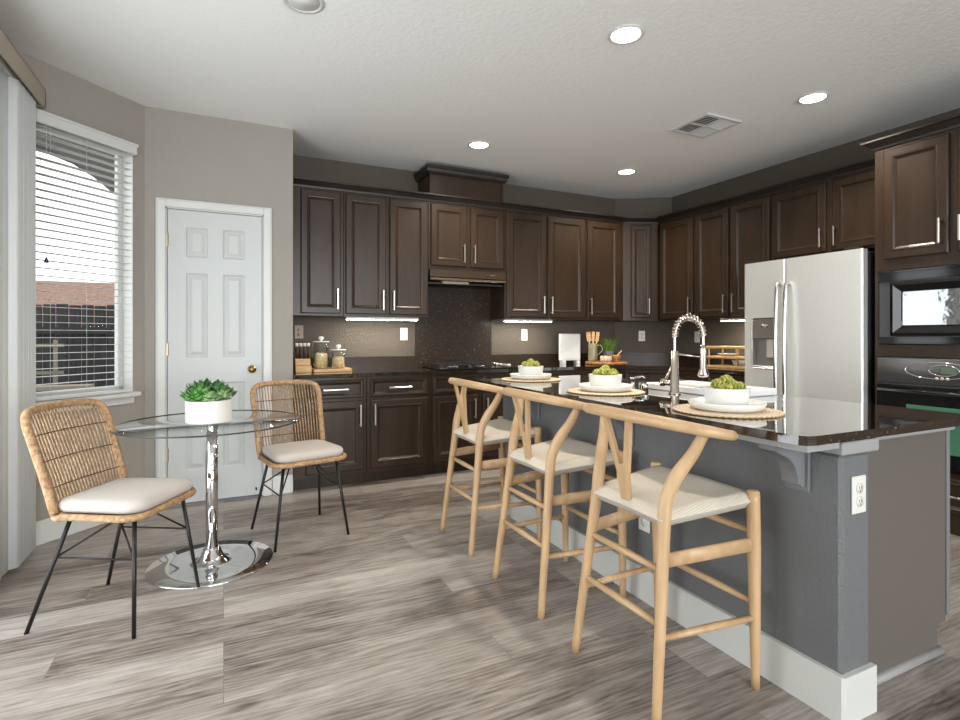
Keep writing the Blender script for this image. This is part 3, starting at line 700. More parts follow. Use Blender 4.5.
# outlets and switches
def outlet(loc, rz, label, kind='outlet', m=M_plate, group='wall plates'):
    t = empty('light_switch' if kind == 'switch' else 'power_outlet', label, 'switch' if kind == 'switch' else 'outlet', loc, rz, group)
    MB().box(-0.035, 0.035, -0.006, -0.0005, -0.0575, 0.0575, 0.002).build('plate', m, t)
    if kind == 'switch':
        MB().box(-0.016, 0.016, -0.010, -0.006, -0.033, 0.033, 0.002).build('rocker', m, t)
    else:
        for q in (-1, 1):
            s = MB().lathe([(0.0, -0.0085), (0.016, -0.0085), (0.016, -0.006), (0.0, -0.006)], (0, 0, 0), 18, None)
            s = MB(); s.T = Matrix.Translation((0, 0, q * 0.0205)) @ Matrix.Rotation(R(90), 4, 'X'); s.lathe([(0.0, 0.006), (0.0165, 0.006), (0.0165, 0.0085), (0.0, 0.0085)], (0, 0, 0), 18); s.T = None
            so = s.build('socket', m, t)
            g = MB()
            for xx in (-0.0062, 0.0062): g.box(xx - 0.0012, xx + 0.0012, -0.0092, -0.0084, q * 0.0205 - 0.002, q * 0.0205 + 0.007)
            g.box(-0.002, 0.002, -0.0092, -0.0084, q * 0.0205 - 0.010, q * 0.0205 - 0.006); g.build('slots', M_slot, so)
outlet((0.584, YB, 1.206), 0, 'taupe outlet above the spice rack in the left counter corner', m=M_platet)
outlet((1.518, YB, 1.19), 0, 'white rocker switch left of the granite range backsplash', 'switch')
outlet((2.814, YB, 1.182), 0, 'white outlet on the back wall left of the white tablet stand')
da = math.atan2(4.50 - YB, XR - 4.0)
outlet((4.2426, 4.6798, 1.172), da, 'white outlet on the slanted corner wall')
outlet((XR, 4.143, 1.161), -PI / 2, 'white outlet on the right wall behind the faucet arc')

# ------------------------------------------------------------------ refrigerator
t = empty('refrigerator', 'stainless side-by-side refrigerator with ice dispenser', 'refrigerator', (3.80, 3.012, 0), -PI / 2)
FW = 0.895; SP = 0.352; FT = 1.75
MB().box(0.005, FW - 0.005, 0.06, 0.69, 0.02, 1.735, 0.004).build('case', mat('grey_fridge_case', (52, 50, 50), 0.4), t)
def fdoor(x0, x1, cut=None):
    m = MB(); n = 8; pr = [(x0, 0.055), (x0, 0.012)]
    pr += [(x0 + 0.012 * (1 - math.cos(a)), 0.012 - 0.012 * math.sin(a)) for a in (PI / 6, PI / 3, PI / 2)]
    pr += [(x1 - 0.012 * (1 - math.cos(a)), 0.012 - 0.012 * math.sin(a)) for a in (PI / 2, PI / 3, PI / 6)] + [(x1, 0.012), (x1, 0.055)]
    if not cut: m.prism(pr, 0.06, FT)
    else:
        a, b, c, d = cut
        m.prism(pr, 0.06, c); m.prism(pr, d, FT)
        m.prism([p for p in pr if p[0] < a - 0.005] + [(a, 0.0), (a, 0.055)], c, d); m.prism([(b, 0.055), (b, 0.0)] + [p for p in pr if p[0] > b + 0.005], c, d)
    return m.build('door', M_steel, t)
cut = (0.078, 0.282, 0.925, 1.30)
dl_ = fdoor(0.0, SP - 0.003, cut); dr_ = fdoor(SP + 0.003, FW)
def fhandle(x, parent):
    m = MB(); pts = bez([(x, 0.0, 1.553), (x, -0.040, 1.55), (x, -0.055, 1.3), (x, -0.062, 1.0), (x, -0.055, 0.7), (x, -0.045, 0.42), (x, 0.0, 0.41)], 6)
    m.tube(pts, 0.013, 12); m.build('handle', mat('polished_steel', (196, 196, 194), 0.22, 1.0), parent)
fhandle(SP - 0.036, dl_); fhandle(SP + 0.034, dr_)
a, b, c, d = cut
dp = MB(); dp.box(a, b, 0.045, 0.054, c, d); dp.box(a, a + 0.004, 0.002, 0.05, c, d); dp.box(b - 0.004, b, 0.002, 0.05, c, d); dp.box(a, b, -0.004, 0.05, c, c + 0.012, 0.003)
dpo = dp.build('dispenser', mat('dispenser_grey', (150, 150, 148), 0.3, 0.6), dl_)
f_ = MB()
for q in ((a - 0.012, a, c - 0.012, d), (b, b + 0.012, c - 0.012, d), (a, b, c - 0.014, c)): f_.box(q[0], q[1], -0.006, 0.004, q[2], q[3], 0.003)
f_.build('bezel', mat('bright_bezel', (224, 222, 218), 0.2, 0.9), dpo)
MB().box(a, b, -0.003, 0.045, 1.15, d, 0.004).build('control_panel', mat('panel_grey', (128, 122, 116), 0.35, 0.5), dpo)
MB().box(a + 0.08, b - 0.07, -0.0045, -0.003, 1.235, 1.265).build('display', M_black, dpo)
MB().box(a, b, -0.003, 0.04, 1.2995, 1.314, 0.004).build('top_lip', M_iron, dpo)
MB().box(a + 0.11, b - 0.03, 0.01, 0.03, 1.0, 1.15, 0.008).build('paddle', mat('paddle_grey', (186, 178, 168), 0.35), dpo)
for q in (0.02, FW - 0.12): MB().box(q, q + 0.1, 0.0, 0.06, FT, FT + 0.015, 0.003).build('hinge_cover', M_iron, t)

# ------------------------------------------------------------------ oven tower
OX = 3.885; OY = 2.088
t = empty('oven_cabinet', 'tall dark cabinet housing the microwave and wall oven', 'cabinet', (OX, OY, 0), -PI / 2)
OW = 1.45 - 0.0
b = MB()
b.box(0, 0.022, 0, XR - OX - 0.002, 0.0, 2.392); b.box(OW - 0.6, OW, 0, XR - OX - 0.002, 0.0, 2.392)
b.box(0.022, OW - 0.6, 0, XR - OX - 0.002, 1.595, 2.392); b.box(0.022, OW - 0.6, 0, XR - OX - 0.002, 0, 0.36); b.box(0.022, OW - 0.6, 0, XR - OX - 0.002, 1.04, 1.115)
b.box(0.022, OW - 0.6, 0.5, XR - OX - 0.002, 0.36, 1.04); b.box(0.022, OW - 0.6, 0.5, XR - OX - 0.002, 1.115, 1.595)
b.build('body', M_cab, t)
for x0, x1, h in ((0.058, 0.405, 'r'), (0.448, 0.795, 'l')):
    d = door_mesh(x0, x1, 1.665, 2.372).build('door', M_cab, t); pull(x1 - 0.035 if h == 'r' else x0 + 0.022, 1.80, 0.15, True, -0.02, d)
d = door_mesh(0.03, 0.82, 0.12, 0.33, fr=0.03).build('drawer', M_cab, t); pull(0.42, 0.23, 0.19, False, -0.02, d)
MW = 0.80
t = empty('microwave', 'black built-in microwave above the wall oven', 'microwave', (OX, OY - 0.024, 0), -PI / 2)
MB().box(0.0, MW, 0.0, 0.45, 1.118, 1.592, 0.003).build('case', mat('charcoal_enamel', (74, 75, 77), 0.3, 0.2), t)
v = MB()
for z0, z1 in ((1.52, 1.588), (1.122, 1.165)):
    v.box(0.0, MW, -0.012, 0.0, z0, z0 + 0.009, 0.002); v.box(0.0, MW, -0.012, 0.0, z1 - 0.014, z1, 0.002); v.box(0.0, MW, -0.006, 0.0, z0 + 0.009, z1 - 0.014)
v.build('vent_trim', M_black, t)
d = MB(); 
vs = []; fs = []; lp = [(0, 0.0), (0, -0.022), (0.018, -0.026), (0.060, -0.014), (0.066, -0.016)]
x0, x1, z0, z1 = 0.075, 0.515, 1.172, 1.512
for i, y in lp: vs += [(x0 + i, y, z0 + i), (x1 - i, y, z0 + i), (x1 - i, y, z1 - i), (x0 + i, y, z1 - i)]
for i in range(len(lp) - 1):
    for k_ in range(4): k2 = (k_ + 1) % 4; fs.append((i * 4 + k_, i * 4 + k2, i * 4 + 4 + k2, i * 4 + 4 + k_))
bq = (len(lp) - 1) * 4; fs.append((bq, bq + 1, bq + 2, bq + 3)); do = d.add(vs, fs).build('door', M_black, t)
MB().box(x0 + 0.070, x1 - 0.070, -0.019, -0.0155, z0 + 0.066, z1 - 0.062, 0.001).build('window', M_mwg, do)
MB().box(0.525, MW - 0.01, -0.02, 0.0, 1.172, 1.512, 0.003).build('control_panel', M_black, t)
t = empty('built_in_oven', 'black wall oven with greenish window and oval control display', 'oven', (OX, OY - 0.024, 0), -PI / 2)
MB().box(0.0, MW, 0.0, 0.48, 0.365, 1.036, 0.003).build('case', M_iron, t)
cp = MB().box(0.0, MW, -0.03, 0.0, 0.872, 1.034, 0.006).build('control_panel', M_blackc, t)
def ell(cx, cz, rx, rz_, y, r=0.003): return MB().tube([(cx + rx * math.cos(2 * PI * i / 40), y, cz + rz_ * math.sin(2 * PI * i / 40)) for i in range(40)], r, 6, closed=True)
ell(0.335, 0.962, 0.17, 0.05, -0.031).build('display_ring', M_chrome, cp)
ell(0.365, 0.965, 0.075, 0.033, -0.031).build('display_ring', M_chrome, cp)
MB().box(0.35, 0.43, -0.0312, -0.0302, 0.945, 0.985).build('display', mat('lcd_green', (92, 108, 92), 0.2), cp)
for i in range(3): MB().lathe([(0, 0.0), (0.009, 0.0), (0.009, 0.003), (0, 0.004)], (0.33 + i * 0.027, -0.0302, 0.916), 12, Matrix.Rotation(R(90), 3, 'X')).build('button', M_nickel, cp)
do = MB().box(0.0, MW, -0.028, 0.0, 0.37, 0.862, 0.005).build('oven_door', M_black, t)
h = MB(); h.tube([(0.03, -0.07, 0.83), (MW - 0.03, -0.07, 0.83)], 0.013, 12)
for xx in (0.05, MW - 0.05): h.tube([(xx, -0.028, 0.83), (xx, -0.07, 0.83)], 0.010, 8)
h.build('handle', M_black, do)
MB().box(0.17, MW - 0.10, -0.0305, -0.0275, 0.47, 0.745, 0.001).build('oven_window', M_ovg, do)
MB().box(0.0, MW, -0.014, -0.0, 0.862, 0.872).build('vent_slot', M_steeld, t)

# ------------------------------------------------------------------ island
IX0, IX1, IY0, IY1 = 1.69, 1.835, 1.0, 3.20
t = empty('kitchen_island', 'slate grey kitchen island with white baseboard and corbels', 'island', (2.05, 2.1, 0))
def isl(mb, name, m, parent=t):
    o = mb.build(name, m, parent); o.location = (-2.05, -2.1, 0) if parent == t else (0, 0, 0); return o
isl(MB().box(IX0, IX1, IY0, IY1, 0, 0.812, 0.012), 'knee_wall', M_isl)
isl(MB().prism([(0.0, IX1 + 0.002), (0.0, 2.375), (0.11, 2.375), (0.11, 2.43), (0.851, 2.43), (0.851, IX1 + 0.002)], 1.066, 1.085, 'y'), 'end_panel', M_islp)
isl(MB().prism([(0.0, IX1 + 0.002), (0.0, 2.375), (0.11, 2.375), (0.11, 2.43), (0.851, 2.43), (0.851, IX1 + 0.002)], IY1 - 0.04, IY1 - 0.02, 'y'), 'end_panel', M_islp)
isl(MB().box(IX1 + 0.002, 2.43, 1.085, IY1 - 0.04, 0.11, 0.13), 'cabinet_floor', M_islp); isl(MB().box(2.355, 2.375, 1.085, IY1 - 0.04, 0.0, 0.11), 'toe_kick', M_islp)
isl(MB().box(2.431, 2.452, 1.060, 1.55, 0.13, 0.84, 0.003), 'door', M_corb); isl(MB().box(2.431, 2.452, 1.57, 2.25, 0.13, 0.84, 0.003), 'door', M_corb); isl(MB().box(2.431, 2.452, 2.27, 3.16, 0.13, 0.84, 0.003), 'door', M_corb)
bb = MB(); bb.prism([(IX0 - 0.017, IY1), (IX0 - 0.017, IY0 - 0.008), (IX0 - 0.008, IY0 - 0.017), (IX1 + 0.004, IY0 - 0.017), (IX1 + 0.004, IY0), (IX0, IY0), (IX0, IY1)], 0, 0.145)
isl(bb, 'baseboard', M_white)
isl(MB().tube([(IX1 + 0.01, 1.066, 0.012), (2.39, 1.066, 0.012)], 0.016, 10), 'shoe_moulding', M_apron)
ap = MB(); ap.box(IX0 - 0.022, IX1 + 0.02, IY0 - 0.016, IY1, 0.812, 0.851, 0.004); ap.box(IX1 + 0.02, 2.44, 1.04, 1.068, 0.825, 0.851, 0.003)
ap.box(1.518, IX0 - 0.02, IY0 - 0.006, IY1, 0.834, 0.8535)
isl(ap, 'apron', M_apron)
def corbel(y):
    pr = [(IX0, 0.833), (1.535, 0.833), (1.535, 0.815)]
    for i in range(1, 9):
        a = i / 8 * PI / 2; pr.append((1.535 + 0.02 + (IX0 - 0.045 - 1.555) * math.sin(a), 0.80 - 0.10 * (1 - math.cos(a))))
    pr += [(IX0 - 0.035, 0.70), (IX0 - 0.03, 0.69), (IX0, 0.685)]
    m = MB(); m.prism([(z, x) for x, z in pr], y - 0.028, y + 0.028, 'y'); m.box(IX0 - 0.012, IX0, y - 0.04, y + 0.04, 0.672, 0.833, 0.002)
    isl(m, 'corbel', M_corb)
for y in (1.135, 1.95, 2.76): corbel(y)
# island counter with a hole for the sink
it = empty('island_countertop', 'polished dark granite top of the island', 'countertop', (1.5, 0.97, 0.852))
SX0, SX1, SY0, SY1 = 2.20, 2.41, 1.77, 2.26
top = MB(); top.T = Matrix.Translation((-1.5, -0.97, -0.852))
c0 = [(1.5, 1.035), (1.504, 1.012), (1.516, 0.993), (1.545, 0.985)]
top.prism(c0 + [(2.40, 0.985), (2.455, 1.01), (2.48, 1.065), (2.48, SY0), (1.5, SY0)], 0.854, 0.882); top.box(1.5, SX0, SY0, SY1, 0.854, 0.882); top.box(SX1, 2.48, SY0, SY1, 0.854, 0.882)
top.prism([(1.5, SY1), (2.48, SY1), (2.48, 3.28), (1.5, 3.28)], 0.854, 0.882); top.T = None
top.build('slab', M_granite, it)
sk = empty('kitchen_sink', 'white fireclay sink set into the island top', 'sink', ((SX0 + SX1) / 2, (SY0 + SY1) / 2, 0.882))
sx, sy = (SX1 - SX0) / 2, (SY1 - SY0) / 2
m = MB()
for q in ((-sx - 0.10, -sx + 0.012, -sy - 0.025, sy + 0.025), (sx - 0.012, sx + 0.025, -sy - 0.025, sy + 0.025), (-sx + 0.012, sx - 0.012, -sy - 0.025, -sy + 0.012), (-sx + 0.012, sx - 0.012, sy - 0.012, sy + 0.025)):
    m.box(*q, 0.0005, 0.034, 0.004)
m.build('rim', M_sinkw, sk)
m = MB(); dpt = -0.2
m.box(-sx + 0.002, -sx + 0.012, -sy + 0.002, sy - 0.002, dpt, 0.001); m.box(sx - 0.012, sx - 0.002, -sy + 0.002, sy - 0.002, dpt, 0.001)
m.box(-sx + 0.012, sx - 0.012, -sy + 0.002, -sy + 0.012, dpt, 0.001); m.box(-sx + 0.012, sx - 0.012, sy - 0.012, sy - 0.002, dpt, 0.001); m.box(-sx + 0.002, sx - 0.002, -sy + 0.002, sy - 0.002, dpt - 0.012, dpt)
m.build('basin', M_sinkw, sk)
# faucet
fa = empty('faucet', 'tall brushed nickel spring pull-down faucet on the island', 'faucet', (2.02, 1.995, 0.882))
M_fau = mat('faucet_nickel', (206, 196, 186), 0.2, 1.0)
MB().lathe([(0.0, 0.0), (0.03, 0.0), (0.03, 0.006), (0.0215, 0.009), (0.0215, 0.088), (0.0185, 0.09), (0.0185, 0.215), (0.0, 0.215)], (0, 0, 0), 20).build('body', M_fau, fa)
hose = bez([(0, 0, 0.21), (0, 0, 0.28), (0.003, -0.002, 0.318), (0.027, -0.012, 0.366), (0.066, -0.031, 0.380), (0.106, -0.049, 0.358), (0.126, -0.059, 0.310), (0.129, -0.060, 0.26), (0.129, -0.060, 0.19)], 8)
MB().tube(hose, 0.0068, 10).build('hose', M_fau, fa)
# spring coil around the arc
co = MB(); pts = []; N_ = len(hose); turns = 17; L0 = 8
tot = (N_ - 1 - L0 - 12)
for i in range(turns * 10):
    f_ = L0 + tot * i / (turns * 10 - 1); k_ = int(f_); q = f_ - k_; p = hose[k_].lerp(hose[min(k_ + 1, N_ - 1)], q)
    tg = (hose[min(k_ + 1, N_ - 1)] - hose[max(k_ - 1, 0)]).normalized(); u = Vector((0.42, 0.907, 0)); u = (u - tg * u.dot(tg)).normalized(); w_ = tg.cross(u)
    a = 2 * PI * i / 10; pts.append(p + u * 0.0155 * math.cos(a) + w_ * 0.0155 * math.sin(a))
co.tube(pts, 0.0038, 6).build('spring', M_fau, fa)
sh = MB(); sh.lathe([(0.0, 0.055), (0.019, 0.055), (0.026, 0.062), (0.026, 0.075), (0.0155, 0.10), (0.0155, 0.195), (0.012, 0.215), (0.0, 0.215)], (0.129, -0.060, 0.03), 18).build('spray_head', M_fau, fa)
MB().tube([(0, 0, 0.20), (0.127, -0.059, 0.185)], 0.0045, 8).build('docking_arm', M_fau, fa)
ha = MB(); ha.tube([(0.0, 0.0, 0.055), (-0.02, 0.052, 0.055)], 0.015, 12); ha.tube([(-0.02, 0.05, 0.055), (-0.024, 0.068, 0.055)], 0.019, 12); ha.build('handle_hub', M_fau, fa)
MB().tube([(-0.018, 0.05, 0.06), (0.0, 0.022, 0.135)], [0.006, 0.005], 8).build('lever', M_fau, fa)
sd = empty('soap_dispenser', 'small chrome soap dispenser beside the middle place setting', 'soap dispenser', (2.03, 2.31, 0.882))
MB().lathe([(0.0, 0.0), (0.02, 0.0), (0.02, 0.005), (0.011, 0.008), (0.011, 0.05), (0.014, 0.052), (0.014, 0.062), (0.0, 0.064)], (0, 0, 0), 16).build('pump', M_chrome, sd)
MB().tube([(0, 0, 0.058), (0.05, -0.02, 0.066), (0.062, -0.026, 0.060)], 0.006, 8).build('spout', M_chrome, sd)
ag = empty('air_gap', 'small chrome air gap cap between faucet and soap dispenser', 'air gap', (1.985, 2.17, 0.882))
MB().lathe([(0.0, 0.0), (0.021, 0.0), (0.021, 0.036), (0.017, 0.043), (0.0, 0.043)], (0, 0, 0), 18).build('cap', M_chrome, ag)
MB().box(-0.021, -0.0195, -0.013, -0.004, 0.012, 0.032).box(-0.0216, -0.020, 0.003, 0.012, 0.012, 0.032).build('slot', M_iron, ag)
# outlets on the island
outlet((1.768, IY0, 0.682), 0, 'white outlet on the end of the island half wall')
outlet((IX0, 1.845, 0.362), -PI / 2, 'white outlet low on the island front behind the nearest stool')

# place settings
MX = ((1.738, 1.455, 'nearest the viewer'), (1.775, 2.225, 'in the middle of the island'), (1.825, 3.055, 'at the far end of the island'))
def setting(i, x, y, where):
    z = 0.882
    m = MB(); m.lathe([(0.0, 0.001), (0.186, 0.001), (0.192, 0.004), (0.186, 0.008), (0.0, 0.008)], (0, 0, 0), 48)
    for k_ in range(56):
        a = 2 * PI * k_ / 56; m.ball((0.189 * math.cos(a), 0.189 * math.sin(a), 0.0045), 0.0075, 1.2, 1.2, 0.55, 6, 4)
    tag(m.build('placemat', M_mat, loc=(x, y, z)), 'round woven jute placemat ' + where, 'placemat', 'placemats on the island')
    z += 0.009
    p = MB(); p.lathe([(0.0, 0.0), (0.105, 0.0), (0.126, 0.006), (0.137, 0.024), (0.137, 0.031), (0.133, 0.031), (0.124, 0.020), (0.10, 0.016), (0.0, 0.016)], (0, 0, 0), 48)
    tag(p.build('plate', M_cer, loc=(x, y, z)), 'white rimmed dinner plate ' + where, 'plate', 'dinner plates on the island'); z += 0.017
    p = MB(); p.lathe([(0.0, 0.0), (0.070, 0.0), (0.076, 0.004), (0.0835, 0.062), (0.0835, 0.066), (0.080, 0.066), (0.072, 0.008), (0.0, 0.008)], (0, 0, 0), 48)
    tag(p.build('bowl', M_cer, loc=(x, y, z)), 'white bowl holding green buds ' + where, 'bowl', 'bowls on the island')
    return z
def rosette(r, n, lay, mat_, name, parent, c, open_=0.6, wid=0.42, seedv=0):
    rnd = random.Random(seedv); m = MB()
    for l in range(lay):
        f_ = 1 - l / lay; cnt = max(4, int(n * (0.55 + 0.45 * f_)))
        for k_ in range(cnt):
            a = 2 * PI * (k_ + 0.5 * (l % 2)) / cnt + rnd.uniform(-0.22, 0.22); tilt = (1 - f_) * 1.05 + 0.25 * open_ + rnd.uniform(-0.12, 0.12); L_ = r * (0.45 + 0.55 * f_) * rnd.uniform(0.8, 1.2)
            d = Vector((math.cos(a) * math.cos(tilt), math.sin(a) * math.cos(tilt), math.sin(tilt))); s_ = Vector((-math.sin(a), math.cos(a), 0)); up_ = s_.cross(d) * -1
            up_ = d.cross(s_)
            wv = L_ * wid; b0 = Vector(c) + Vector((0, 0, l * r * 0.10))
            vs = [b0 - s_ * wv * 0.25, b0 + s_ * wv * 0.25, b0 + d * L_ * 0.6 + s_ * wv * 0.5 + up_ * L_ * 0.02, b0 + d * L_ + up_ * L_ * 0.12, b0 + d * L_ * 0.6 - s_ * wv * 0.5 + up_ * L_ * 0.02,
                  b0 + d * L_ * 0.5 - up_ * L_ * 0.16, b0 + d * L_ * 0.55 + up_ * L_ * 0.05]
            m.add(vs, [(0, 1, 2, 6), (6, 2, 3), (6, 3, 4), (0, 6, 4), (1, 0, 5), (2, 1, 5), (3, 2, 5), (4, 3, 5), (0, 4, 5)], True)
    return m.build(name, mat_, parent)
def bud(r, parent, c, seedv):
    # an artichoke-like bud: overlapping rounded scales round a ball
    rnd = random.Random(seedv); m = MB(); m.ball(c, r * 0.74, 1, 1, 1.0, 10, 6)
    for l in range(5):
        el = -0.35 + l * 0.38; cnt = max(3, int(8 * math.cos(max(el, 0)) + 1))
        for k_ in range(cnt):
            a = 2 * PI * (k_ + 0.5 * (l % 2)) / cnt + rnd.uniform(-0.1, 0.1); e = el + 0.22
            n_ = Vector((math.cos(a) * math.cos(e), math.sin(a) * math.cos(e), math.sin(e))); tg = Vector((-math.cos(a) * math.sin(e), -math.sin(a) * math.sin(e), math.cos(e))); sd_ = Vector((-math.sin(a), math.cos(a), 0))
            p = Vector(c) + n_ * r * 0.70; w_ = r * 0.36
            vs = [p - tg * w_ * 0.9, p + sd_ * w_ + n_ * r * 0.12, p + tg * w_ * 1.25 + n_ * r * 0.38, p - sd_ * w_ + n_ * r * 0.12, p + n_ * r * 0.34]
            m.add(vs, [(0, 1, 4), (1, 2, 4), (2, 3, 4), (3, 0, 4), (0, 3, 2, 1)], True)
    return m.build('bud', M_arti, parent)
for i, (x, y, w_) in enumerate(MX):
    z = setting(i, x, y, w_)
    g = empty('green_buds', 'cluster of yellow-green artichoke buds in the white bowl ' + w_, 'decorative greens', (x, y, z + 0.008), i * 1.3, 'green buds in the bowls')
    for k_, (bx, by, bz, br) in enumerate(((0.0, 0.0, 0.078, 0.026), (0.038, 0.008, 0.064, 0.023), (-0.036, 0.012, 0.066, 0.024), (0.012, 0.04, 0.06, 0.023), (-0.010, -0.038, 0.062, 0.024), (0.036, -0.032, 0.058, 0.021), (-0.042, -0.03, 0.056, 0.020))):
        b = bud(br, g, (bx, by, bz), k_ + i * 9)
    MB().lathe([(0.0, 0.001), (0.072, 0.004), (0.077, 0.04), (0.0, 0.045)], (0, 0, 0), 24).build('moss', M_grass, g)

# ------------------------------------------------------------------ counter stools
def stool():
    t = empty('counter_stool', '', 'stool', (0, 0, 0), 0, 'wishbone counter stools at the island')
    for s in (-1, 1):
        pts = bez([(-0.214, s * 0.208, 0.0), (-0.188, s * 0.194, 0.22), (-0.160, s * 0.178, 0.45), (-0.143, s * 0.168, 0.60), (-0.134, s * 0.170, 0.665), (-0.108, s * 0.188, 0.735), (-0.075, s * 0.216, 0.80), (-0.052, s * 0.242, 0.868)], 6)
        n = len(pts); rad = [0.0145 + 0.0075 * min(1, i / (n * 0.45)) - 0.007 * max(0, (i - n * 0.72) / (n * 0.28)) for i in range(n)]
        MB().tube(pts, rad, 14).build('rear_leg', M_oak, t)
        pts = bez([(0.206, s * 0.222, 0.0), (0.203, s * 0.222, 0.25), (0.198, s * 0.222, 0.50), (0.194, s * 0.222, 0.654)], 5)
        n = len(pts); rad = [0.0135 + 0.0075 * min(1, i / (n * 0.55)) for i in range(n)]
        m = MB().tube(pts, rad, 14); m.ball(tuple(pts[-1]), 0.0208, 1, 1, 0.35, 14, 6); m.build('front_leg', M_oak, t)
        # flat side rail and round lower side stretcher
        m = MB(); m.tube([(-0.155, s * 0.175, 0.468), (0.197, s * 0.222, 0.480)], 0.024, 12, flat=0.42); m.build('side_rail', M_oakx, t)
        MB().tube([(-0.183, s * 0.193, 0.243), (0.0, s * 0.2075, 0.240), (0.203, s * 0.222, 0.235)], [0.010, 0.0125, 0.010], 12).build('side_stretcher', M_oak, t)
        MB().tube([(-0.142, s * 0.152, 0.588), (0.194, s * 0.206, 0.620)], 0.007, 10).build('seat_rail', M_oak, t)
    for z, x, w_ in ((0.440, -0.162, 0.176), (0.280, -0.179, 0.190)): MB().tube([(x, -w_, z), (x, 0, z), (x, w_, z)], [0.010, 0.0125, 0.010], 12).build('rear_stretcher', M_oakx, t)
    for z, x, w_ in ((0.520, 0.198, 0.222), (0.285, 0.202, 0.222)): MB().tube([(x, -w_, z), (x, 0, z), (x, w_, z)], [0.010, 0.0125, 0.010], 12).build('front_stretcher', M_oakx, t)
    MB().tube([(-0.142, -0.165, 0.596), (-0.142, 0.165, 0.596)], 0.012, 10).build('seat_rail', M_oakx, t)
    # woven seat
    nx, ny = 18, 22; vs = []; fs = []
    def P(i, j, topside):
        u = -1 + 2 * i / nx; q = -1 + 2 * j / ny
        x = 0.024 + u * 0.190; hw_ = 0.180 + (u + 1) / 2 * 0.054; y = q * hw_
        zb = 0.594 + (u + 1) / 2 * 0.034; e = max(abs(u), abs(q)); dip = 0.020 * (1 - e) - 0.004 * abs(u) * (1 - abs(q))
        th = 0.028 * math.sqrt(max(0.0, 1 - max(0, (e - 0.86) / 0.14) ** 2))
        return (x, y, zb - dip + (th if topside else -th * 0.9))
    for tp in (1, 0):
        for i in range(nx + 1):
            for j in range(ny + 1): vs.append(P(i, j, tp))
    W_ = ny + 1; off = (nx + 1) * W_
    for i in range(nx):
        for j in range(ny):
            a = i * W_ + j; fs.append((a, a + W_, a + W_ + 1, a + 1)); fs.append((off + a, off + a + 1, off + a + W_ + 1, off + a + W_))
    MB().add(vs, fs, True).build('woven_seat', M_cord, t)
    # bow rail
    pts = []; n = 30
    for i in range(n + 1):
        a = -PI / 2 + PI * i / n; pts.append((-0.030 - 0.168 * math.cos(a), 0.305 * math.sin(a), 0.874 + 0.036 * math.cos(a)))
    ext = [(0.0, -0.303, 0.866)] ; pts = [(0.0, -0.303, 0.869)] + pts + [(0.0, 0.303, 0.869)]
    n = len(pts); rad = [0.0155 + 0.0045 * math.sin(PI * i / (n - 1)) for i in range(n)]
    m = MB().tube(pts, rad, 14)
    m.ball(pts[0], rad[0], 0.7, 1, 1, 12, 8); m.ball(pts[-1], rad[-1], 0.7, 1, 1, 12, 8)
    m.build('bow_rail', M_oakx, t)
    # Y splat
    m = MB()
    def strip(p0, p1, w0, w1, th=0.007):
        p0 = Vector(p0); p1 = Vector(p1); d = (p1 - p0).normalized(); s_ = Vector((0, 1, 0)) - d * d.y; s_.normalize(); nn = d.cross(s_)
        vs = []
        for p, w in ((p0, w0), (p1, w1)):
            for a, b in ((-1, -1), (1, -1), (1, 1), (-1, 1)): vs.append(p + s_ * a * w + nn * b * th)
        m.add(vs, [(0, 1, 2, 3), (4, 7, 6, 5), (0, 4, 5, 1), (1, 5, 6, 2), (2, 6, 7, 3), (3, 7, 4, 0)])
    strip((-0.146, 0, 0.590), (-0.166, 0, 0.735), 0.020, 0.029)
    for s in (-1, 1): strip((-0.163, s * 0.017, 0.715), (-0.193, s * 0.062, 0.905), 0.0125, 0.0115)
    m.build('splat', M_oak, t)
    return t
SY = ((1.445, 'nearest wishbone counter stool, in front of the corbel and faucet end of the island'), (2.115, 'middle one of the three wishbone counter stools along the island'), (2.815, 'farthest wishbone counter stool, backed by the dark base cabinets'))
st = stool()
for i, (y, l) in enumerate(SY):
    o = st if i == 0 else copy_tree(st)
    o.location = (1.402 - (0.010 if i == 0 else 0), y, 0); o['label'] = l

# ------------------------------------------------------------------ glass table
tb = empty('glass_table', 'round glass bistro table on a chrome pedestal', 'table', (-0.055, 3.10, 0))
MB().lathe([(0.0, 0.0), (0.292, 0.0), (0.297, 0.003), (0.293, 0.009), (0.20, 0.0105), (0.11, 0.012), (0.075, 0.020), (0.052, 0.048), (0.042, 0.075), (0.036, 0.085), (0.0, 0.085)], (0, 0, 0), 64).build('base_plate', M_chrome, tb)
MB().lathe([(0.0, 0.08), (0.029, 0.08), (0.029, 0.7202), (0.0, 0.7202)], (0, 0, 0), 28).build('pole', M_chrome, tb)
MB().lathe([(0.0, 0.7205), (0.042, 0.7205), (0.042, 0.7225), (0.0, 0.7225)], (0, 0, 0), 32).build('mounting_plate', M_chrome, tb)
TR = 0.435
gt = MB().lathe([(0.0, 0.7235), (TR - 0.003, 0.7235), (TR - 0.003, 0.7325), (0.0, 0.7325)], (0, 0, 0), 72).build('glass_top', M_tglass, tb)
MB().lathe([(TR - 0.0028, 0.7245), (TR, 0.726), (TR, 0.7305), (TR - 0.0028, 0.7318)], (0, 0, 0), 72, cap=False).build('glass_edge', M_tedge, gt)
pl = empty('succulent_planter', 'white ribbed planter of green succulents on the glass table', 'planter', (-0.068, 3.085, 0.733))
pr = [(0.0, 0.0), (0.104, 0.0), (0.108, 0.004)]
for i in range(14): pr += [(0.1085, 0.006 + i * 0.0073), (0.1068, 0.0097 + i * 0.0073)]
pr += [(0.109, 0.110), (0.108, 0.113), (0.102, 0.113), (0.101, 0.085), (0.0, 0.085)]
MB().lathe(pr, (0, 0, 0), 56).build('pot', M_stone, pl)
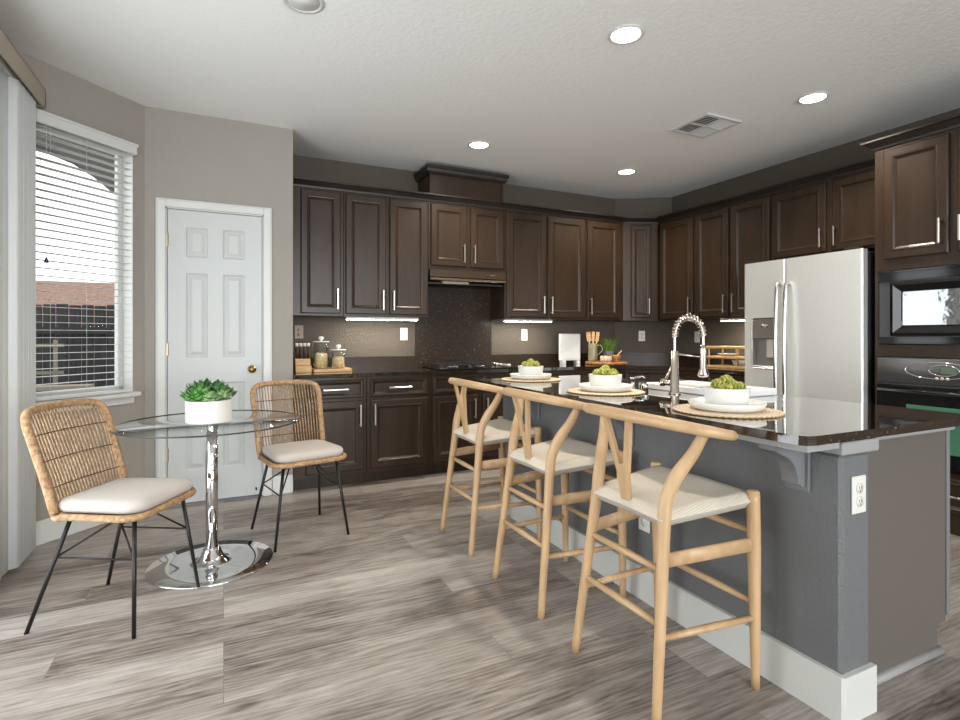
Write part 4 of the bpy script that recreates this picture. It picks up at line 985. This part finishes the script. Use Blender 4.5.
MB().lathe([(0.0, 0.086), (0.1, 0.086), (0.1, 0.098), (0.0, 0.103)], (0, 0, 0), 28).build('soil', M_soil, pl)
for i, (x, y, r_, n_, l_, mm, z_, op) in enumerate(((-0.062, -0.045, 0.060, 11, 4, M_leaf, 0.112, 0.5), (0.010, -0.065, 0.052, 11, 4, M_leafp, 0.110, 0.5), (0.066, -0.035, 0.050, 10, 4, M_leafp, 0.116, 0.6), (-0.02, 0.02, 0.078, 9, 4, M_leafd, 0.128, 1.6), (0.045, 0.035, 0.074, 9, 4, M_leaf, 0.126, 1.5), (-0.068, 0.03, 0.066, 10, 4, M_leafd, 0.118, 1.2), (0.082, 0.01, 0.055, 9, 4, M_leafd, 0.116, 1.4), (0.0, 0.07, 0.07, 9, 4, M_leaf, 0.124, 1.4), (-0.035, -0.02, 0.07, 8, 3, M_leaf, 0.135, 2.2), (0.035, -0.01, 0.07, 8, 3, M_leafd, 0.135, 2.2))):
    rosette(r_ * 1.15, n_, l_, mm, 'succulent', pl, (x, y, z_ + 0.006), op, 0.58, i)

# ------------------------------------------------------------------ rattan chairs
def rattan_chair():
    t = empty('rattan_chair', '', 'chair', (0, 0, 0), 0, 'rattan dining chairs at the glass table')
    def back(y, f):      # f 0 at seat, 1 at top, curved in plan
        bow = 0.035 * (1 - (y / 0.205) ** 2)
        return Vector((-0.118 - 0.128 * f ** 1.1 - bow * (0.35 + 0.65 * f), y, 0.468 + 0.398 * f))
    # seat rim
    rim = []
    def rr(cx, cy, r, a0, a1, n=6): return [(cx + r * math.cos(a0 + (a1 - a0) * i / n), cy + r * math.sin(a0 + (a1 - a0) * i / n)) for i in range(n + 1)]
    rim += rr(0.155, 0.135, 0.075, 0, PI / 2) + rr(-0.085, 0.135, 0.065, PI / 2, PI) + rr(-0.085, -0.135, 0.065, PI, 1.5 * PI) + rr(0.155, -0.135, 0.075, 1.5 * PI, 2 * PI)
    MB().tube([(x, y, 0.458 - 0.006 * (x < -0.1)) for x, y in rim], 0.0145, 10, closed=True).build('seat_rim', M_rat, t)
    m = MB(); m.prism([(x * 0.99, y * 0.99) for x, y in rim], 0.446, 0.458); m.build('seat_pan', M_rat, t)
    # back frame
    fr_ = [back(-0.195, 0.0), back(-0.199, 0.35), back(-0.204, 0.70), back(-0.205, 0.86), back(-0.192, 0.955), back(-0.155, 1.0), back(-0.08, 1.015), back(0, 1.02), back(0.08, 1.015), back(0.155, 1.0), back(0.192, 0.955), back(0.205, 0.86), back(0.204, 0.70), back(0.199, 0.35), back(0.195, 0.0)]
    MB().tube(bez(fr_, 5), 0.0165, 10).build('back_frame', M_rat, t)
    for k_ in range(21):
        y = -0.178 + 0.0178 * k_; topf = 1.0 if abs(y) < 0.155 else 0.955
        y2 = y * 1.0
        MB().tube([back(y * 0.93, 0.0), back(y * 0.96, 0.33), back(y, 0.66), back(y2, topf)], 0.0036, 6).build('back_spindle', M_rat, t)
    for f in (0.24, 0.50, 0.76):
        MB().tube([back(-0.197 + 0.394 * i / 12, f) + Vector((0.004, 0, 0)) for i in range(13)], 0.0026, 6).build('binding', M_ratd, t)
    # cushion
    vs = []; fs = []; n = len(rim); rings = [(0.80, 0.470), (0.95, 0.472), (0.985, 0.486), (0.985, 0.498), (0.95, 0.512), (0.80, 0.521), (0.4, 0.526)]
    for sc_, z in rings:
        for x, y in rim: vs.append(((x - 0.04) * sc_ + 0.046, y * sc_ * 0.97, z))
    for i in range(len(rings) - 1):
        for k_ in range(n): k2 = (k_ + 1) % n; fs.append((i * n + k_, i * n + k2, (i + 1) * n + k2, (i + 1) * n + k_))
    fs.append(tuple(range(n))[::-1]); fs.append(tuple((len(rings) - 1) * n + k_ for k_ in range(n)))
    MB().add(vs, fs, True).build('cushion', M_cush, t)
    tops = {}
    for sx, sy in ((1, 1), (1, -1), (-1, 1), (-1, -1)):
        a = (0.18 if sx > 0 else -0.085, sy * 0.152, 0.448); b = (0.222 * sx, sy * 0.212, 0.0); tops[(sx, sy)] = (Vector(a), Vector(b))
        m = MB().tube([a, b], [0.0085, 0.0078], 10); m.ball(b, 0.0085, 1, 1, 0.6, 8, 4); m.build('leg', M_blackm, t)
    ct_ = Vector((0.05, 0, 0.425))
    for s in (-1, 1):
        q0 = tops[(1, s)][0].lerp(tops[(1, s)][1], 0.36); q1 = tops[(-1, s)][0].lerp(tops[(-1, s)][1], 0.36)
        MB().tube([q0, q1], 0.0042, 6).build('side_brace', M_blackm, t)
        MB().tube([q0, (0.02, s * 0.05, 0.445)], 0.0042, 6).build('cross_brace', M_blackm, t); MB().tube([q1, (0.10, s * 0.05, 0.445)], 0.0042, 6).build('cross_brace', M_blackm, t)
    return t
ch = rattan_chair()
ch.location = (-0.403, 2.753, 0); ch.rotation_euler = (0, 0, R(-29.4)); ch['label'] = 'rattan chair with cream cushion by the window, nearest the viewer'
c2 = copy_tree(ch); c2.location = (0.41, 3.375, 0); c2.rotation_euler = (0, 0, R(-77.4)); c2['label'] = 'rattan chair with cream cushion in front of the pantry door and base cabinets'

# ------------------------------------------------------------------ counter items, left
ZC = 0.8825
tag(MB().box(0, 0.30, -0.09, 0.09, 0, 0.026, 0.004).build('serving_board', M_bamboo, loc=(0.64, 4.47, ZC)), 'pale wooden board under the two glass canisters', 'board')
def canister(x, y, r, h, fill, label):
    t = empty('canister', label, 'canister', (x, y, ZC + 0.0265), 0, 'glass canisters on the board')
    MB().lathe([(0.0, 0.0), (r, 0.0), (r, h), (r - 0.003, h), (r - 0.003, 0.004), (0.0, 0.004)], (0, 0, 0), 28).build('jar', M_glass, t)
    m = MB().lathe([(0.0, 0.005), (r - 0.005, 0.005), (r - 0.005, fill), (r * 0.5, fill + 0.008), (0.0, fill + 0.004)], (0, 0, 0), 24)
    m.build('oats', M_oats, t)
    MB().lathe([(0.0, h + 0.0005), (r + 0.008, h + 0.0005), (r + 0.008, h + 0.007), (0.008, h + 0.009), (0.008, h + 0.016), (0.019, h + 0.024), (0.022, h + 0.034), (0.016, h + 0.044), (0.0, h + 0.047)], (0, 0, 0), 24).build('lid', M_cer, t)
canister(0.71, 4.47, 0.056, 0.213, 0.118, 'taller glass canister of oats with white knobbed lid')
canister(0.845, 4.46, 0.053, 0.146, 0.088, 'shorter glass canister of oats with white knobbed lid')
sr = empty('spice_rack', 'small stepped wooden spice rack in the left counter corner', 'spice rack', (0.575, 4.42, ZC))
MB().box(-0.07, 0.05, -0.03, 0.05, 0, 0.055, 0.003).build('lower_box', M_bamboo, sr); MB().box(-0.07, 0.045, 0.0, 0.05, 0.055, 0.11, 0.003).build('upper_box', M_bamboo, sr)
for i in range(4):
    j = empty('spice_jar', ['first', 'second', 'third', 'fourth'][i] + ' white-capped spice tube from the left in the wooden rack', 'spice jar', (0.575 - 0.055 + i * 0.029, 4.445, ZC + 0.1105), 0, 'spice tubes in the rack')
    MB().lathe([(0.0, 0.0), (0.0105, 0.0), (0.0105, 0.095), (0.0, 0.095)], (0, 0, 0), 12).build('tube', M_spice, j)
    MB().lathe([(0.0, 0.0955), (0.0122, 0.0955), (0.0122, 0.122), (0.0, 0.122)], (0, 0, 0), 12).build('cap', M_cer, j)
# cooktop
ck = empty('gas_cooktop', 'black gas cooktop with iron grates set in the back counter', 'cooktop', (2.03, 4.46, ZC))
MB().box(-0.38, 0.38, -0.24, 0.25, 0.0, 0.010, 0.003).build('hob_plate', M_black, ck)
for gx in (-0.22, 0.04):
    m = MB()
    for sx in (-0.11, 0.11): m.box(gx + sx - 0.006, gx + sx + 0.006, -0.2, 0.2, 0.035, 0.047)
    for sy in (-0.2, -0.1, 0.0, 0.1, 0.2): m.box(gx - 0.116, gx + 0.116, sy - 0.005, sy + 0.005, 0.035, 0.047)
    for sx in (-0.11, 0.11):
        for sy in (-0.195, 0.195): m.box(gx + sx - 0.006, gx + sx + 0.006, sy - 0.006, sy + 0.006, 0.010, 0.036)
    m.build('grate', M_iron, ck)
    for sy in (-0.11, 0.11): MB().lathe([(0.0, 0.010), (0.045, 0.010), (0.045, 0.022), (0.03, 0.030), (0.0, 0.030)], (gx, sy, 0), 20).build('burner', M_steeld, ck)
for i in range(5):
    MB().lathe([(0.0, 0.010), (0.021, 0.010), (0.019, 0.034), (0.0, 0.036)], (0.30, -0.17 + i * 0.078, 0), 16).build('knob', M_nickel, ck)

# ------------------------------------------------------------------ counter items, right
tbx = 3.235
tb_ = empty('tablet_stand', 'white framed square panel on short feet on the back counter', 'panel', (tbx, 4.62, ZC), R(-6))
m = MB().box(-0.122, 0.122, 0, 0.03, 0.035, 0.312, 0.008); m.build('frame', M_white, tb_); MB().box(-0.104, 0.104, -0.002, 0.0005, 0.058, 0.292).build('face', mat('pale_grey_panel', (206, 205, 202), 0.35), tb_)
for s in (-1, 1): MB().box(s * 0.082 - 0.012, s * 0.082 + 0.012, -0.04, 0.06, 0.0, 0.036, 0.003).build('foot', M_white, tb_)
bdx, bdy = 3.56, 4.45
tag(MB().lathe([(0.0, 0.0), (0.20, 0.0), (0.215, 0.008), (0.21, 0.026), (0.2, 0.028), (0.0, 0.028)], (0, 0, 0), 36).build('serving_board', M_acacia, loc=(bdx, bdy, ZC)), 'round dark acacia board in the back counter corner', 'board')
ZT = ZC + 0.0285
pt = empty('pitcher', 'sage glazed pitcher holding wooden utensils', 'pitcher', (bdx - 0.10, bdy + 0.09, ZT), R(-30))
MB().lathe([(0.0, 0.0), (0.05, 0.0), (0.052, 0.02), (0.046, 0.13), (0.05, 0.185), (0.046, 0.185), (0.042, 0.13), (0.047, 0.02), (0.0, 0.012)], (0, 0, 0), 24).build('jug', M_green, pt)
MB().tube(bez([(0.047, 0, 0.165), (0.085, 0, 0.16), (0.095, 0, 0.11), (0.05, 0, 0.06)], 6), 0.006, 8).build('handle', M_green, pt)
for i, (dx, dy, lean, wd_) in enumerate(((-0.012, 0.008, -0.12, 0.022), (0.002, 0.004, 0.02, 0.017), (0.012, -0.008, 0.14, 0.018))):
    sp = empty('wooden_utensil', ['leftmost, broad', 'middle', 'rightmost, leaning'][i] + ' wooden spatula standing in the sage pitcher', 'utensil', (bdx - 0.10 + dx, bdy + 0.09 + dy, ZT + 0.02), 0, 'wooden utensils in the pitcher')
    sp.rotation_euler = (0, lean, R(-30))
    MB().tube([(0, 0, 0), (0, 0, 0.19)], 0.006, 8).build('shaft', M_bamboo, sp)
    MB().box(-wd_, wd_, -0.005, 0.005, 0.185, 0.285, 0.004).build('blade', M_bamboo, sp)
gp = empty('potted_grass', 'green grass plant in a dark grey pot behind the wooden mortar', 'plant', (bdx + 0.095, bdy + 0.085, ZT))
MB().lathe([(0.0, 0.0), (0.052, 0.0), (0.062, 0.10), (0.056, 0.10), (0.052, 0.085), (0.0, 0.085)], (0, 0, 0), 24).build('pot', M_pot, gp)
m = MB(); rnd = random.Random(3)
for i in range(150):
    a = rnd.uniform(0, 2 * PI); r_ = 0.05 * math.sqrt(rnd.random()); ln = rnd.uniform(0.12, 0.19); le = rnd.uniform(0.05, 0.45)
    p = Vector((r_ * math.cos(a), r_ * math.sin(a), 0.084)); d = Vector((math.cos(a) * le, math.sin(a) * le, 1)).normalized(); s_ = Vector((-math.sin(a), math.cos(a), 0)) * 0.0028; n2 = Vector((math.cos(a), math.sin(a), 0)) * 0.0012
    m.add([p - s_, p + s_, p + n2, p + d * ln * 0.6 + s_ * 0.8, p + d * ln * 0.6 - s_ * 0.8, p + d * ln * 0.6 + n2, p + d * ln + Vector((math.cos(a), math.sin(a), -0.5)) * 0.02], [(0, 1, 3, 4), (1, 2, 5, 3), (2, 0, 4, 5), (4, 3, 6), (3, 5, 6), (5, 4, 6)])
g_ = m.build('blades', M_grass, gp); g_['kind'] = 'stuff'
sbx = MB().lathe([(0.0, 0.0), (0.048, 0.0), (0.06, 0.02), (0.058, 0.055), (0.05, 0.06), (0.0, 0.058)], (0, 0, 0), 22)
tag(sbx.build('salt_crock', M_marble, loc=(bdx - 0.085, bdy - 0.10, ZT)), 'small pale speckled crock on the round acacia board', 'crock')
mo = empty('mortar', 'small wooden mortar bowl on the round acacia board', 'mortar', (bdx + 0.05, bdy - 0.09, ZT))
MB().lathe([(0.0, 0.0), (0.032, 0.0), (0.03, 0.012), (0.05, 0.04), (0.055, 0.068), (0.049, 0.068), (0.04, 0.035), (0.0, 0.02)], (0, 0, 0), 22).build('bowl', M_acacia, mo)
tag(MB().tube([(-0.012, 0.0, 0.0), (0.06, -0.02, 0.078)], [0.009, 0.006], 10).build('pestle', M_bamboo, loc=(bdx + 0.05, bdy - 0.09, ZT + 0.034)), 'pale wooden pestle leaning in the wooden mortar', 'pestle')
# two-tier rack by the refrigerator
rk = empty('tiered_rack', 'bamboo tiered rack between the corner counter and the refrigerator', 'rack', (4.17, 3.61, ZC))
for z in (0.0, 0.085, 0.175):
    MB().box(-0.13, -0.09, -0.5, 0.0, z, z + 0.022, 0.004).build('shelf', M_bamboo, rk); MB().box(0.05, 0.09, -0.5, 0.0, z, z + 0.022, 0.004).build('shelf', M_bamboo, rk)
    MB().box(-0.09, 0.05, -0.5, -0.46, z + 0.002, z + 0.02).box(-0.09, 0.05, -0.04, 0.0, z + 0.002, z + 0.02).box(-0.09, 0.05, -0.27, -0.23, z + 0.002, z + 0.02).build('crosspiece', M_bamboo, rk)
for x in (-0.11, 0.07):
    for y in (-0.02, -0.17, -0.33, -0.48): MB().tube([(x, y, 0.02), (x, y, 0.18)], 0.007, 8).build('post', M_bamboo, rk)
tag(MB().lathe([(0.0, 0.0), (0.05, 0.0), (0.068, 0.05), (0.064, 0.05), (0.046, 0.005), (0.0, 0.005)], (0, 0, 0), 24).build('bowl', M_cer, loc=(4.15, 3.33, ZC + 0.022)), 'white bowl on the lowest tier of the bamboo rack', 'bowl')
tag(MB().lathe([(0.0, 0.0), (0.06, 0.0), (0.085, 0.018), (0.084, 0.021), (0.06, 0.005), (0.0, 0.005)], (0, 0, 0), 24).build('plate', M_cer, loc=(4.15, 3.46, ZC + 0.108)), 'small white plate on the middle tier of the bamboo rack', 'plate')
